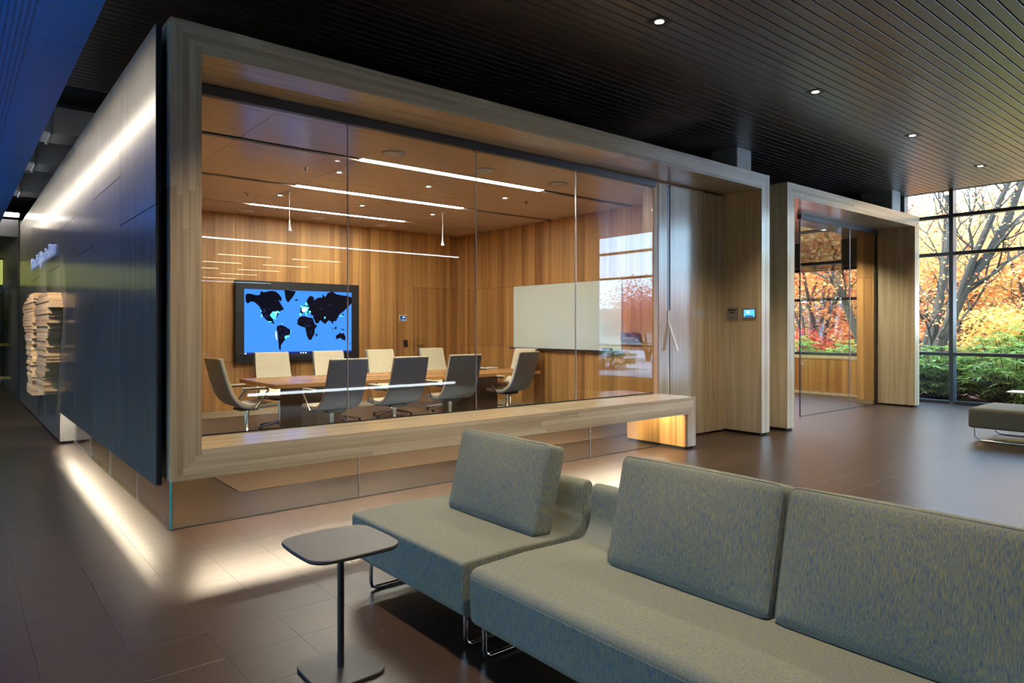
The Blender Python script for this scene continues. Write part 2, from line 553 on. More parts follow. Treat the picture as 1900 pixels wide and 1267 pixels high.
struct(MB().box(WX - .02, WX + .1, 11.8, 21.0, 0, 4.4).build('wall_east_far', M['grey_wall']), 'dark grey outer wall behind the meeting rooms')
struct(MB().box(1.02, 1.16, 15.76, 21.0, 0, 3.4).build('wall_corridor_end', M['grey_wall']), 'dark grey side wall beyond the corridor glass')
# ------------------------------------------------------------------ window wall on the right
win = empty('window_1', (WX, 0, 0))
struct(win, 'dark framed floor-to-ceiling window wall facing the autumn garden')
RAILS = [0.03, 0.91, 2.74, 3.43]
def wbox(x0, x1, y0, y1, z0, z1, nm, mat):
    o = MB().cbox(x0 - WX, x1 - WX, y0, y1, z0, z1, .003).build(nm, mat, win)
    return o
mulls = [5.32] + [4.505 - 2.43 * i for i in range(4)]
for i, y in enumerate(mulls):
    wbox(WX - .02, WX + .16, y - .035, y + .035, 0.06, ZC + .02, 'mullion', M['mullion'])
for i in range(len(mulls) - 1):
    ya, yb = mulls[i + 1] + .035, mulls[i] - .035
    for j, z in enumerate(RAILS):
        wbox(WX - .01, WX + .12, ya, yb, z - .03 if j else 0.0, z + .03 if j else .06, 'rail', M['mullion'])
    zs = RAILS + [ZC + .02]
    for j in range(4):
        wbox(WX + .05, WX + .058, ya, yb, zs[j] + .03, zs[j + 1] - (.03 if j < 3 else 0), 'pane', M['window_glass'])
wbox(WX - .02, WX + .16, -3.05, -2.83, 0, ZC + .02, 'end_post', M['mullion'])
w8 = empty('window_8', (-7.1, 4, 0)); struct(w8, 'dark framed window wall on the left, out of view, mirrored in the steel wall')
yw = [-4.0 + 2.0 * i for i in range(9)]
for y in yw:
    o = MB().cbox(-.06, .06, y - .035 - 4, y + .035 - 4, 0, ZC, .003).build('mullion', M['mullion'], w8)
for ya, yb in zip(yw, yw[1:]):
    MB().cbox(-.08, .08, ya + .035 - 4, yb - .035 - 4, 0, .91, .003).build('sill_panel', M['grey_wall'], w8)
    MB().cbox(-.08, .08, ya + .035 - 4, yb - .035 - 4, 2.2, ZC, .003).build('head_panel', M['grey_wall'], w8)
    MB().box(-.004, .004, ya + .036 - 4, yb - .036 - 4, .911, 2.199).build('pane', M['window_glass'], w8)
for y in (5.32,):
    wbox(WX - .03, WX + .14, 5.35, 5.45, 0, ZC + .02, 'end_post', M['mullion'])

# concrete columns rising behind the timber frames
for (x0, x1, y0, y1, lb) in ((8.43, 8.80, 5.33, 5.75, 'pale concrete column standing between the two timber frames'),
                             (13.26, 13.63, 5.20, 5.76, 'pale concrete column beside the window wall')):
    o = MB().cbox(x0, x1, y0, y1, 0, ZC + .02, .012).build('concrete_column', M['concrete'])
    tag(o, lb, 'column', 'concrete columns')

def part(parent, m, name, mat):
    o = m.build(name, mat, parent)
    o.location = -parent.location
    return o

# ------------------------------------------------------------------ timber frame around the meeting room front (with bench)
T = 0.038
def boards(parent, x0, x1, y0, y1, z0, z1, axis, n, mat=None):
    """a board cut into n lengths along its axis"""
    lo, hi = (x0, x1) if axis == 'x' else (z0, z1)
    cuts = [lo] + sorted(lo + (hi - lo) * (i + random.uniform(-.3, .3)) / n for i in range(1, n)) + [hi]
    px, py, pz = parent.location
    for a, b in zip(cuts, cuts[1:]):
        m = MB()
        if axis == 'x': m.cbox(a + .0002, b - .0002, y0, y1, z0, z1, .0007)
        else: m.cbox(x0, x1, y0, y1, a + .0002, b - .0002, .0007)
        o = m.build('board', mat or M['ash_' + axis], parent)
        o.location = (-px, -py, -pz)

fr = empty('timber_surround', (4.66, 5.0, 0))
tag(fr, 'wide pale timber surround with a built-in bench framing the meeting room glass', 'surround')
L0, R0, TOP, B0 = 1.08, 8.24, 3.365, 0.40
BENCH_R = 6.64
for k in range(5):
    o0, o1 = k * T, (k + 1) * T
    yb = 5.295
    boards(fr, L0 + o0, L0 + o1, FY, yb, B0 + o0, TOP - o0, 'z', 1 if k == 4 else 2)
    boards(fr, L0 + o1, R0 - o1, FY, yb, TOP - o1, TOP - o0, 'x', 3 if k != 4 else 2)
    boards(fr, R0 - o1, R0 - o0, FY, yb, 0.03, TOP - o0, 'z', 1)
    xe = BENCH_R - (4 - k) * T
    boards(fr, L0 + o1, xe, FY, yb if k > 2 else FY + .05, B0 + o0, B0 + o1, 'x', 3 if k != 4 else 2)
    boards(fr, xe - T, xe, FY if k else FY + .012, 5.60, 0.03, B0 + o0, 'z', 1, M['veneer_z'] if k == 0 else None)
part(fr, MB().box(6.46, 6.63, FY + .03, 5.58, 0.0, 0.03), 'toe_kick', M['black'])
part(fr, MB().box(8.06, 8.22, FY + .03, 5.28, 0.0, .03), 'toe_kick', M['black'])

# second timber portal
fr2 = empty('timber_portal', (11.0, 5.0, 0))
tag(fr2, 'narrower pale timber portal frame beside the window wall', 'frame')
L2, R2, TOP2 = 8.69, 13.20, 3.350
for k in range(5):
    o0, o1 = k * T, (k + 1) * T
    boards(fr2, L2 + o0, L2 + o1, FY, 5.325, 0.03, TOP2 - o0, 'z', 1)
    boards(fr2, L2 + o1, R2 - o1, FY, 5.325, TOP2 - o1, TOP2 - o0, 'x', 2)
    boards(fr2, R2 - o1, R2 - o0, FY, 5.36, 0.03, TOP2 - o0, 'z', 1)
part(fr2, MB().box(8.71, 8.86, FY + .03, 5.3, 0.0, 0.03), 'toe_kick', M['black'])
part(fr2, MB().box(13.03, 13.18, FY + .03, 5.34, 0.0, .03), 'toe_kick', M['black'])

# ------------------------------------------------------------------ glazing of the meeting room
g_up = empty('window_2', (4.0, GY, 0.59))
struct(g_up, 'tall frameless glass panes standing on the timber bench')
part(g_up, MB().cbox(1.272, 6.60, GY - .03, GY + .03, SOF - .075, SOF, .002), 'head_track', M['charcoal'])
part(g_up, MB().cbox(1.272, 6.60, GY - .008, GY + .008, .586, .60, .001), 'sill_channel', M['black'])
gx = [1.272, 2.577, 3.913, 5.261, 6.565]
for a, b in zip(gx, gx[1:]):
    part(g_up, MB().box(a + .003, b - .003, GY - .006, GY + .006, .60, SOF - .075), 'pane', M['glass'])
for x in gx[1:4]:
    part(g_up, MB().box(x - .003, x + .003, GY - .007, GY + .007, .60, SOF - .075), 'glass_joint', M['alu_dim'])
part(g_up, MB().cbox(3.895, 3.931, GY - .02, GY + .02, SOF - .11, SOF - .075, .002), 'patch_fitting', M['alu'])

g_lo = empty('window_3', (3.8, 5.09, 0))
struct(g_lo, 'low glass plinth under the timber bench')
lx = [1.17, 2.571, 3.918, 5.266, 6.41]
for a, b in zip(lx, lx[1:]):
    part(g_lo, MB().box(a + .004, b - .004, 5.084, 5.096, 0.004, .398), 'pane', M['glass'])
for x in lx[1:4]:
    part(g_lo, MB().box(x - .0035, x + .0035, 5.083, 5.097, 0.004, .398), 'glass_joint', M['alu_dim'])
part(g_lo, MB().box(1.17, 6.44, 5.078, 5.102, 0.0, .006), 'floor_channel', M['black'])
part(g_lo, MB().box(1.160, 1.172, 5.080, 5.098, 0.004, .398), 'glass_edge', M['glass_edge'])
part(g_lo, MB().box(1.172, 1.179, 5.080, 5.098, 0.004, .398), 'bright_edge_strip', M['alu'])  # bright strip stands in for the highlight on the glass edge

g_sd = empty('window_4', (1.17, 7.4, 0))
struct(g_sd, 'low glass plinth under the floating black steel wall')
ly = [5.10, 6.18, 7.395, 8.557, 9.74]
for a, b in zip(ly, ly[1:]):
    part(g_sd, MB().box(1.164, 1.176, a + .004, b - .004, 0.004, .40), 'pane', M['glass'])
for y in ly[1:4]:
    part(g_sd, MB().box(1.163, 1.177, y - .004, y + .004, 0.004, .40), 'glass_joint', M['alu_dim'])
part(g_sd, MB().box(1.150, 1.164, 5.10, 9.74, 0.0, .008), 'floor_channel', M['alu'])
part(g_sd, MB().box(1.160, 1.180, 9.735, 9.745, 0.004, .40), 'bright_edge_strip', M['white'])

# post, sliding timber door and fixed panel right of the glass
door = empty('door_1', (7.3, GY, 0))
struct(door, 'tall timber sliding door panel right of the meeting room glass')
part(door, MB().cbox(6.575, 6.665, GY - .01, 5.46, 0.0, SOF - .004, .003), 'post', M['veneer_z'])
part(door, MB().cbox(6.670, 6.835, GY - .012, GY + .04, 0.02, SOF - .012, .002), 'stile', M['ash_z'])
part(door, MB().cbox(6.838, 6.893, GY - .004, GY + .03, 1.60, SOF - .012, .002), 'edge_strip', M['mullion'])
part(door, MB().cbox(6.838, 6.893, GY - .004, GY + .03, 0.02, 1.60, .002), 'edge_strip', M['ash_z'])
part(door, MB().cbox(6.896, 8.045, GY - .012, GY + .04, 0.02, SOF - .012, .002), 'leaf', M['ash_z'])
pull = MB().cbox(6.838, 6.880, GY - .022, GY - .012, 1.44, 1.60, .002)
pull.add([(6.842, GY - .030, 1.44), (6.876, GY - .030, 1.44), (6.876, GY - .022, 1.44), (6.842, GY - .022, 1.44),
          (6.885, GY - .12, 1.105), (6.925, GY - .12, 1.105), (6.925, GY - .108, 1.105), (6.885, GY - .108, 1.105)],
         [(0, 1, 2, 3), (4, 7, 6, 5), (0, 4, 5, 1), (1, 5, 6, 2), (2, 6, 7, 3), (3, 7, 4, 0)])
part(door, pull, 'pull_handle', M['grille'])

# ------------------------------------------------------------------ black steel wall on the left
wl_ = empty('wall_left', (1.0, 10.0, 0))
struct(wl_, 'floating wall of blackened steel panels beside the corridor')
SX = 1.012
cols = [4.80, 5.986, 7.193, 8.45, 9.70, 10.90, 12.13, 13.35, 14.55, 15.75]
seamz = [2.17, 2.55, 2.13, 2.55, 2.13, 2.45, 2.13, 2.45, 2.13]
for i in range(9):
    a, b = cols[i], cols[i + 1]
    z0 = 0.375 if b <= 9.71 else 0.03
    part(wl_, MB().cbox(SX, SX + .03, a + .0025, b - .0025, z0, seamz[i] - .0025, .001), 'panel', M['steel'])
    part(wl_, MB().cbox(SX, SX + .03, a + .0025, b - .0025, seamz[i] + .0025, 3.325, .001), 'panel', M['steel'])
part(wl_, MB().box(SX + .004, SX + .036, 4.800, 9.70, .380, 3.32), 'backing', M['black'])
part(wl_, MB().box(SX + .031, 1.16, 9.75, 15.7, .03, 3.3), 'backing', M['black'])
part(wl_, MB().box(SX, 1.16, 9.70, 9.75, .03, .405), 'end_cap', M['alu_dim'])
part(wl_, MB().box(SX + .05, 1.16, 9.76, 15.7, 0, .03), 'toe_kick', M['black'])
part(wl_, MB().box(1.05, 1.17, 5.30, 15.7, .48, 3.36), 'core', M['black'])
part(wl_, MB().box(1.13, 1.16, 5.30, 9.745, .40, .48), 'glass_head', M['alu_dim'])

# ------------------------------------------------------------------ meeting room walls and ceiling
wb = empty('wall_back', (4.4, BY, 0)); struct(wb, 'warm timber panelled back wall of the meeting room')
vx = [1.18, 1.36, 2.40, 3.443, 4.484, 5.55, 6.656]
for a, b in zip(vx, vx[1:]):
    part(wb, MB().cbox(a + .002, b - .002, BY, BY + .02, .10, .847, .001), 'panel', M['veneer_z'])
    part(wb, MB().cbox(a + .002, b - .002, BY, BY + .02, .852, SOF, .001), 'panel', M['veneer_z'])
part(wb, MB().cbox(6.658, 7.585, BY, BY + .02, 2.146, SOF, .001), 'panel', M['veneer_z'])
part(wb, MB().cbox(7.590, 7.70, BY, BY + .02, .10, SOF, .001), 'panel', M['veneer_z'])
part(wb, MB().box(1.1, 7.8, BY + .022, BY + .12, 0, SOF + .1), 'backing', M['black'])
struct(MB().cbox(1.18, 6.654, BY - .012, BY + .02, 0.0, .098, .002).build('baseboard_back', M['ash_x']), 'pale timber baseboard along the back wall')
d2 = empty('door_2', (7.12, BY, 0)); struct(d2, 'flush timber door in the back wall with a lever handle')
part(d2, MB().cbox(6.660, 7.583, BY - .004, BY + .02, .005, 2.140, .001), 'leaf', M['veneer_z'])
part(d2, MB().cbox(6.662, 6.670, BY - .008, BY - .003, .98, 1.14, .001), 'strike_plate', M['soft_black'])
hd = MB().tube([(6.715, BY - .002, 1.07), (6.715, BY - .055, 1.07), (6.73, BY - .06, 1.07), (6.83, BY - .06, 1.07)], .011)
hd.lathe([(.026, 0), (.026, .004)], (6.715, BY - .006, 1.068))
part(d2, hd, 'lever_handle', M['alu'])
lk = MB().tube([(6.715, BY - .003, 1.16), (6.715, BY - .02, 1.16)], .02)
part(d2, lk, 'lock_cylinder', M['alu'])

wr = empty('wall_right', (RX, 8.2, 0)); struct(wr, 'warm timber panelled right wall of the meeting room')
vy = [5.48, 6.50, 7.53, 8.55, 9.565, 10.59, 10.97]
for a, b in zip(vy, vy[1:]):
    for z0, z1 in ((.10, 1.055), (1.06, 2.11), (2.115, SOF)):
        part(wr, MB().cbox(RX, RX + .02, a + .002, b - .002, z0, z1, .001), 'panel', M['veneer_z'])
part(wr, MB().box(RX + .022, RX + .12, 5.36, BY + .1, 0, SOF + .1), 'backing', M['black'])
struct(MB().cbox(RX - .012, RX + .02, 5.48, 10.95, 0.0, .098, .002).build('baseboard_right', M['ash_x']), 'pale timber baseboard along the right wall')
struct(MB().cbox(1.172, 1.20, 5.32, 10.96, 0.41, SOF, .002).build('wall_inner_left', M['veneer_z']), 'timber lining on the meeting room side of the steel wall')

mc = empty('ceiling_meeting', (4.4, 8.1, SOF)); struct(mc, 'timber panelled ceiling of the meeting room with three light slots')
cyb = [5.335, 5.64, 6.60, 7.76, 8.33, 9.33, 9.97, 10.97]
SL = {6.60: .06, 8.33: .06, 9.97: .045}
cxb = [1.20, 2.09, 3.36, 4.63, 5.90, 7.68]
for j in range(len(cyb) - 1):
    for i in range(len(cxb) - 1):
        ya = cyb[j] + (SL.get(cyb[j], .003)); yb = cyb[j + 1] - (SL.get(cyb[j + 1], .003))
        if cyb[j] in SL: ya = cyb[j] + SL[cyb[j]]
        part(mc, MB().cbox(cxb[i] + .002, cxb[i + 1] - .002, ya, yb, SOF, SOF + .02, .001), 'panel', M['veneer_x'])
part(mc, MB().box(1.1, 7.8, 5.30, 11.1, SOF + .055, SOF + .16), 'backing', M['black'])

# ------------------------------------------------------------------ light fixtures of the meeting room
LED = emission('led_warm_white', (1.0, 0.90, 0.78, 1), 48.0)
def linear_light(x0, x1, yc, wd, label):
    t = empty('linear_light', ((x0 + x1) / 2, yc, SOF))
    tag(t, label, 'ceiling light', 'linear lights in the meeting room ceiling')
    part(t, MB().box(x0, x1, yc - wd, yc + wd, SOF + .002, SOF + .008), 'diffuser', LED)
    m = MB().box(x0 - .01, x1 + .01, yc - wd - .004, yc + wd + .004, SOF + .009, SOF + .05)
    part(t, m, 'housing', M['white'])
linear_light(3.37, 5.93, 6.66 - .06, .056, 'long bright light slot in the meeting room ceiling nearest the glass')
linear_light(3.36, 5.89, 8.33, .056, 'middle bright light slot in the meeting room ceiling')
linear_light(3.35, 5.87, 9.97, .041, 'bright light slot in the meeting room ceiling nearest the back wall')

def downlight(x, y, z, label, s=.05, power=14, grp='small downlights in the meeting room ceiling', col=(1, .86, .68), spot=80, nm='downlight'):
    t = empty(nm, (x, y, z))
    tag(t, label, 'ceiling light', grp)
    m = MB()
    for (a, b, c, d) in ((-1, 1, -1, -.8), (-1, 1, .8, 1), (-1, -.8, -.8, .8), (.8, 1, -.8, .8)):
        m.box(x + a * s, x + b * s, y + c * s, y + d * s, z - .006, z)
    part(t, m, 'trim_ring', M['white'] if s < .06 else M['charcoal'])
    part(t, MB().box(x - s * .8, x + s * .8, y - s * .8, y + s * .8, z - .002, z), 'reflector', M['alu'] if s < .06 else M['soft_black'])
    part(t, MB().lathe([(s * .5, 0), (s * .5, .002)], (x, y, z - .004), 16), 'lens', emission('downlight_lens', (1, .92, .8, 1), 9.0))
    ld = bpy.data.lights.new('downlight_beam', 'SPOT')
    ld.energy = power; ld.color = col; ld.spot_size = math.radians(spot); ld.spot_blend = .7; ld.shadow_soft_size = s * .5
    lo = bpy.data.objects.new('beam', ld); COL.objects.link(lo); lo.parent = t; lo.location = (0, 0, -.012)
    return t
pos = [(3.44, 7.285, 'left'), (4.65, 7.30, 'middle'), (5.87, 7.28, 'right')]
for x, y, w in pos:
    downlight(x, y, SOF, f'small square downlight at the {w} of the row between the first and second light slots')
for x, w in ((3.42, 'left'), (4.63, 'middle'), (5.84, 'right')):
    downlight(x, 9.05, SOF, f'small square downlight at the {w} of the row between the second and third light slots')
def speaker(x, y, label):
    t = empty('ceiling_speaker', (x, y, SOF)); tag(t, label, 'speaker', 'round ceiling speakers')
    part(t, MB().lathe([(.115, 0), (.12, -.004), (.12, .004)], (x, y, SOF - .0045), 32), 'rim', M['white'])
    part(t, MB().lathe([(.104, -.0105), (.106, -.0085)], (x, y, SOF), 32), 'grille', M['grille'])
for x, w in ((3.49, 'left'), (4.65, 'middle'), (5.785, 'right')):
    speaker(x, 6.14, f'round white ceiling speaker at the {w} of the row nearest the glass')
for x, w in ((3.47, 'left'), (4.60, 'middle'), (5.74, 'right')):
    speaker(x, 10.53, f'round white ceiling speaker at the {w} of the row nearest the back wall')
for x, y, lb in ((3.05, 7.31, 'small sprinkler head in the ceiling left of the front downlight row'), (3.04, 9.2, 'small sprinkler head in the ceiling left of the rear downlight row'), (6.27, 7.30, 'small sprinkler head in the ceiling right of the front downlight row')):
    t = empty('sprinkler', (x, y, SOF)); tag(t, lb, 'sprinkler', 'ceiling sprinklers')
    part(t, MB().lathe([(.04, -.004), (.042, .002)], (x, y, SOF), 20), 'escutcheon', M['alu'])
    part(t, MB().lathe([(.010, -.035), (.012, -.004)], (x, y, SOF), 12).lathe([(.024, -.042), (.024, -.038)], (x, y, SOF), 16), 'deflector', M['alu_dim'])
for x, y, lb in ((3.43, 8.75, 'white pendant microphone hanging from the ceiling over the left of the table'), (5.86, 8.80, 'white pendant microphone hanging from the ceiling over the right of the table')):
    t = empty('pendant_microphone', (x, y, 2.64)); tag(t, lb, 'microphone', 'pendant microphones')
    part(t, MB().tube([(x, y, SOF), (x, y, 2.76)], .0045, 6), 'cable', M['white'])
    part(t, MB().lathe([(.028, 2.655), (.030, 2.66), (.012, 2.72), (.006, 2.80)], (x, y, 0), 16), 'capsule', M['white'])
    part(t, MB().lathe([(.03, SOF - .02), (.035, SOF - .001)], (x, y, 0), 16), 'canopy', M['white'])

# ------------------------------------------------------------------ wall screen with a world map
scr = empty('wall_screen', (4.457, BY, 0.838))
tag(scr, 'large wall-mounted screen showing a blue world map', 'screen')
SX0, SX1, SZ0, SZ1 = 3.411, 5.504, 0.838, 2.131
part(scr, MB().cbox(SX0, SX1, BY - .09, BY - .003, SZ0, SZ1, .006), 'bezel', M['soft_black'])
AX0, AX1, AZ0, AZ1 = 3.545, 5.361, 0.968, 1.997
SEA = emission('screen_blue', srgb(66, 138, 238), 0.85)
part(scr, MB().box(AX0, AX1, BY - .0925, BY - .0895, AZ0, AZ1), 'display', SEA)
LAND = emission('screen_land', srgb(12, 12, 24), 1.0)
EDGE = emission('screen_border', srgb(40, 50, 110), 1.0)
CYAN = emission('screen_cyan', srgb(90, 225, 240), 1.2)
PALE = emission('screen_pale', srgb(235, 235, 215), 1.3)
NAVY = emission('screen_taskbar', srgb(24, 40, 110), 1.0)
def sxy(x, y):
    u = (x - 163) / 1397.0
    top = 180 + 52 * u; bot = 1030 - 30 * u
    v = (y - top) / (bot - top)
    return AX0 + u * (AX1 - AX0), AZ1 - v * (AZ1 - AZ0)
def flat_poly(parent, pts, name, mat, dy):
    q = [sxy(*p) for p in pts]
    bm = bmesh.new()
    vs = [bm.verts.new((x, BY - .0925 - dy, z)) for x, z in q]
    f = bm.faces.new(vs)
    bmesh.ops.triangulate(bm, faces=[f])
    bmesh.ops.recalc_face_normals(bm, faces=bm.faces[:])
    me = bpy.data.meshes.new(name); bm.to_mesh(me); bm.free()
    me.materials.append(mat)
    return link_mesh(name, me, parent, -parent.location)
CONT = [
 [(175,262),(205,240),(255,248),(300,262),(345,262),(365,205),(395,225),(420,250),(455,212),(500,205),(545,215),(590,255),(620,300),(612,345),(575,325),(555,300),(520,300),(490,340),(500,385),(530,410),(540,455),(560,460),(568,370),(590,345),(612,385),(650,445),(612,462),(590,480),(575,510),(560,550),(550,575),(535,545),(500,560),(470,570),(450,590),(495,610),(530,640),(505,625),(455,605),(420,575),(395,545),(370,510),(360,455),(352,420),(320,385),(280,350),(240,345),(205,372),(180,345),(180,290)],
 [(650,195),(800,212),(785,250),(750,300),(715,325),(700,360),(672,325),(672,270)],
 [(785,318),(820,315),(822,332),(800,342)],
 [(560,660),(610,648),(660,665),(735,715),(715,775),(680,800),(655,845),(630,865),(615,900),(600,940),(608,972),(585,965),(580,905),(600,820),(590,770),(555,715)],
 [(850,545),(900,532),(960,550),(1020,560),(1050,640),(1085,655),(1048,705),(1045,765),(1022,800),(1005,838),(968,842),(945,790),(938,720),(920,680),(870,670),(818,640),(822,580)],
 [(1078,745),(1082,790),(1062,800),(1062,770)],
 [(930,375),(945,320),(985,270),(1040,290),(1035,330),(1095,295),(1150,295),(1160,250),(1190,290),(1225,235),(1290,215),(1340,250),(1420,265),(1500,275),(1562,295),(1562,370),(1500,400),(1440,410),(1425,450),(1440,480),(1390,510),(1360,560),(1340,600),(1305,600),(1300,640),(1262,600),(1240,590),(1205,620),(1190,640),(1165,580),(1120,585),(1105,620),(1065,632),(1030,560),(1035,530),(1000,520),(985,480),(960,470),(990,400)],
 [(850,500),(870,480),(860,450),(900,400),(930,380),(985,420),(975,480),(940,470),(950,520),(925,490),(895,480),(880,520),(855,525)],
 [(1335,790),(1405,745),(1420,765),(1445,750),(1475,800),(1470,850),(1430,840),(1400,815),(1345,835)],
 [(1275,670),(1305,710),(1295,715)],[(1320,680),(1350,670),(1345,705),(1320,700)],[(1400,700),(1440,700),(1465,725),(1430,715)],
 [(1420,530),(1440,490),(1445,530),(1400,550)],[(1490,440),(1505,400),(1508,435)],[(1530,900),(1560,870),(1545,900)],[(855,445),(870,400),(885,440),(870,460)],
]
for i, c in enumerate(CONT): flat_poly(scr, c, 'map_land', LAND, .0004 + .00003 * i)
def blob(cx, cy, rx, ry, mat, dy, n=14, jit=.35):
    pts = [(cx + rx * (1 + random.uniform(-jit, jit)) * math.cos(2 * math.pi * i / n), cy + ry * (1 + random.uniform(-jit, jit)) * math.sin(2 * math.pi * i / n)) for i in range(n)]
    flat_poly(scr, pts, 'map_glow', mat, dy)
for (cx, cy, rx, ry) in ((520, 515, 48, 42), (570, 480, 24, 14), (372, 525, 9, 22), (362, 465, 6, 14), (915, 440, 58, 48), (860, 510, 16, 18), (940, 505, 14, 20), (935, 380, 14, 22), (690, 795, 30, 14), (668, 815, 12, 14), (735, 725, 6, 12), (545, 565, 8, 10), (470, 605, 26, 6), (1415, 535, 20, 10), (1185, 555, 10, 14), (980, 480, 18, 16), (620, 630, 8, 8), (870, 410, 10, 14)):
    blob(cx, cy, rx, ry, CYAN, .0012)
blob(905, 452, 34, 26, PALE, .0014); blob(930, 435, 16, 14, PALE, .0015); blob(545, 492, 14, 10, PALE, .0014)
for i in range(46):
    cx = random.choice([random.uniform(380, 470), random.uniform(850, 1040), random.uniform(1000, 1330), random.uniform(590, 700)])
    cy = {0: random.uniform(420, 560), 1: random.uniform(560, 800), 2: random.uniform(390, 560), 3: random.uniform(670, 830)}[0 if cx < 480 else 3 if cx < 720 else 1 if cx < 1000 else 2]
    blob(cx, cy, random.uniform(8, 22), random.uniform(2, 5), EDGE, .0010, 7)
flat_poly(scr, [(163, 1004), (1560, 976), (1560, 1000), (163, 1030)], 'task_bar', NAVY, .0006)
for x in (178, 865, 897, 930):
    blob(x, 1017 - (x - 163) * .013, 10, 9, PALE, .0016, 10, .05)
flat_poly(scr, [(548, 715), (562, 840), (552, 838), (538, 760)], 'map_glow', PALE, .0016)

# ------------------------------------------------------------------ wall controls on the back wall
def touch_panel(loc, face, label, w=.155, hgt=.115):
    """face: 'y' faces -Y, 'x' faces -X"""
    t = empty('touch_panel', loc); tag(t, label, 'control panel', 'wall touch panels')
    x, y, z = loc
    def bx(a0, a1, d0, d1, z0, z1):
        m = MB()
        return m.cbox(x + a0, x + a1, y - d1, y - d0, z + z0, z + z1, .002) if face == 'y' else m.cbox(x - d1, x - d0, y + a0, y + a1, z + z0, z + z1, .002)
    part(t, bx(-w / 2, w / 2, .001, .018, -hgt / 2, hgt / 2), 'bezel', M['white'] if face == 'y' else M['alu_dim'])
    part(t, bx(-w * .40, w * .40, .018, .0205, -hgt * .36, hgt * .36), 'display', emission('panel_display', srgb(40, 56, 96) if face == 'y' else srgb(90, 180, 250), 1.0))
    part(t, bx(-w * .30, w * .30, .0205, .022, -hgt * .34, -hgt * .22), 'icon_row', emission('panel_icons', srgb(120, 160, 220) if face == 'y' else srgb(20, 50, 130), 1.0))
    part(t, bx(-w * .05, w * .2, .0205, .022, hgt * .02, hgt * .22), 'highlight', emission('panel_mark', srgb(220, 230, 240), 1.0))
touch_panel((6.427, BY, 1.568), 'y', 'small white framed touch panel on the timber wall beside the screen')
touch_panel((8.052, 4.90, 1.575), 'x', 'small lit blue touch panel on the inner side of the timber frame', .19, .13)
sw = empty('card_reader', (6.484, BY, 1.102)); tag(sw, 'small black card reader on the timber wall left of the door', 'card reader')
part(sw, MB().cbox(6.445, 6.522, BY - .02, BY - .001, 1.04, 1.165, .004), 'body', M['soft_black'])
part(sw, MB().box(6.46, 6.507, BY - .022, BY - .02, 1.13, 1.135), 'indicator', M['charcoal'])
sg = empty('room_sign', (8.047, 5.15, 1.50)); tag(sg, 'small grey room sign plate beside the lit touch panel', 'sign')
part(sg, MB().cbox(8.038, 8.0495, 5.065, 5.235, 1.49, 1.66, .001), 'plate', M['alu_dim'])
part(sg, MB().box(8.0365, 8.038, 5.10, 5.21, 1.615, 1.632).box(8.0365, 8.038, 5.115, 5.195, 1.585, 1.598).box(8.0365, 8.038, 5.13, 5.17, 1.515, 1.525), 'lettering', M['charcoal'])

# ------------------------------------------------------------------ whiteboard on the right wall
wbd = empty('whiteboard', (RX, 8.0, 1.04)); tag(wbd, 'wide frameless whiteboard on the right timber wall', 'whiteboard')
part(wbd, MB().cbox(RX - .025, RX - .002, 6.76, 9.255, 1.045, 2.110, .002), 'board', simple('glass_board_white', srgb(222, 232, 226), .08, noise=.01))
part(wbd, MB().cbox(RX - .085, RX - .002, 6.74, 9.30, 1.020, 1.045, .003), 'pen_tray', M['charcoal'])
er = MB().cbox(RX - .075, RX - .02, 6.93, 7.10, 1.0455, 1.080, .004).build('board_eraser', simple('green_felt', srgb(70, 110, 90), .9))
tag(er, 'green board eraser lying on the whiteboard tray', 'eraser')
dv = empty('wall_device', (RX, 6.60, 1.20)); tag(dv, 'black box with a silver stripe on the wall right of the whiteboard', 'wall box')
part(dv, MB().cbox(RX - .10, RX - .002, 6.42, 6.72, 1.17, 1.32, .02), 'body', M['soft_black'])
part(dv, MB().box(RX - .102, RX - .10, 6.45, 6.70, 1.232, 1.245), 'stripe', M['alu'])

# ------------------------------------------------------------------ meeting table
tb = empty('meeting_table', (4.9, 8.35, 0)); tag(tb, 'long timber meeting table with dark panel bases', 'table')
TZ = .735
def slab(y0, y1):
    return [(2.86, y0), (6.94, y0), (6.94, y1), (2.86, y1)]
part(tb, MB().cbox(2.86, 6.94, 7.74, 8.30, TZ - .05, TZ, .004), 'top_leaf', M['table_wood'])
part(tb, MB().cbox(2.86, 6.94, 8.40, 8.96, TZ - .05, TZ, .004), 'top_leaf', M['table_wood'])
part(tb, MB().cbox(2.86, 3.70, 8.302, 8.398, TZ - .05, TZ, .002), 'top_infill', M['table_wood'])
part(tb, MB().cbox(6.10, 6.94, 8.302, 8.398, TZ - .05, TZ, .002), 'top_infill', M['table_wood'])
part(tb, MB().cbox(3.705, 6.095, 8.302, 8.398, TZ - .05, TZ - .006, .002), 'cable_trough', M['soft_black'])
for x in (3.55, 6.05):
    part(tb, MB().cbox(x - .26, x + .26, 8.0, 8.70, 0.008, TZ - .05, .003), 'pedestal', M['dark_wood'])

kb = empty('tablet_stand', (6.30, 8.62, TZ)); tag(kb, 'black tilted tablet on the far right of the meeting table', 'tablet')
part(kb, MB().prism([(6.20, TZ), (6.36, TZ), (6.24, TZ + .20), (6.225, TZ + .20)], 8.50, 8.80, 'y'), 'wedge_body', M['soft_black'])
part(kb, MB().box(6.36, 6.50, 8.52, 8.78, TZ, TZ + .012), 'foot', M['soft_black'])
nb = empty('notebook', (6.62, 8.70, TZ)); tag(nb, 'white notebook with a dark pen on the table end', 'notebook')
part(nb, MB().cbox(6.50 + .03, 6.80, 8.60, 8.82, TZ, TZ + .018, .002), 'pages', M['white'])
part(nb, MB().tube([(6.57, 8.66, TZ + .026), (6.66, 8.80, TZ + .026)], .007, 8), 'pen', M['soft_black'])

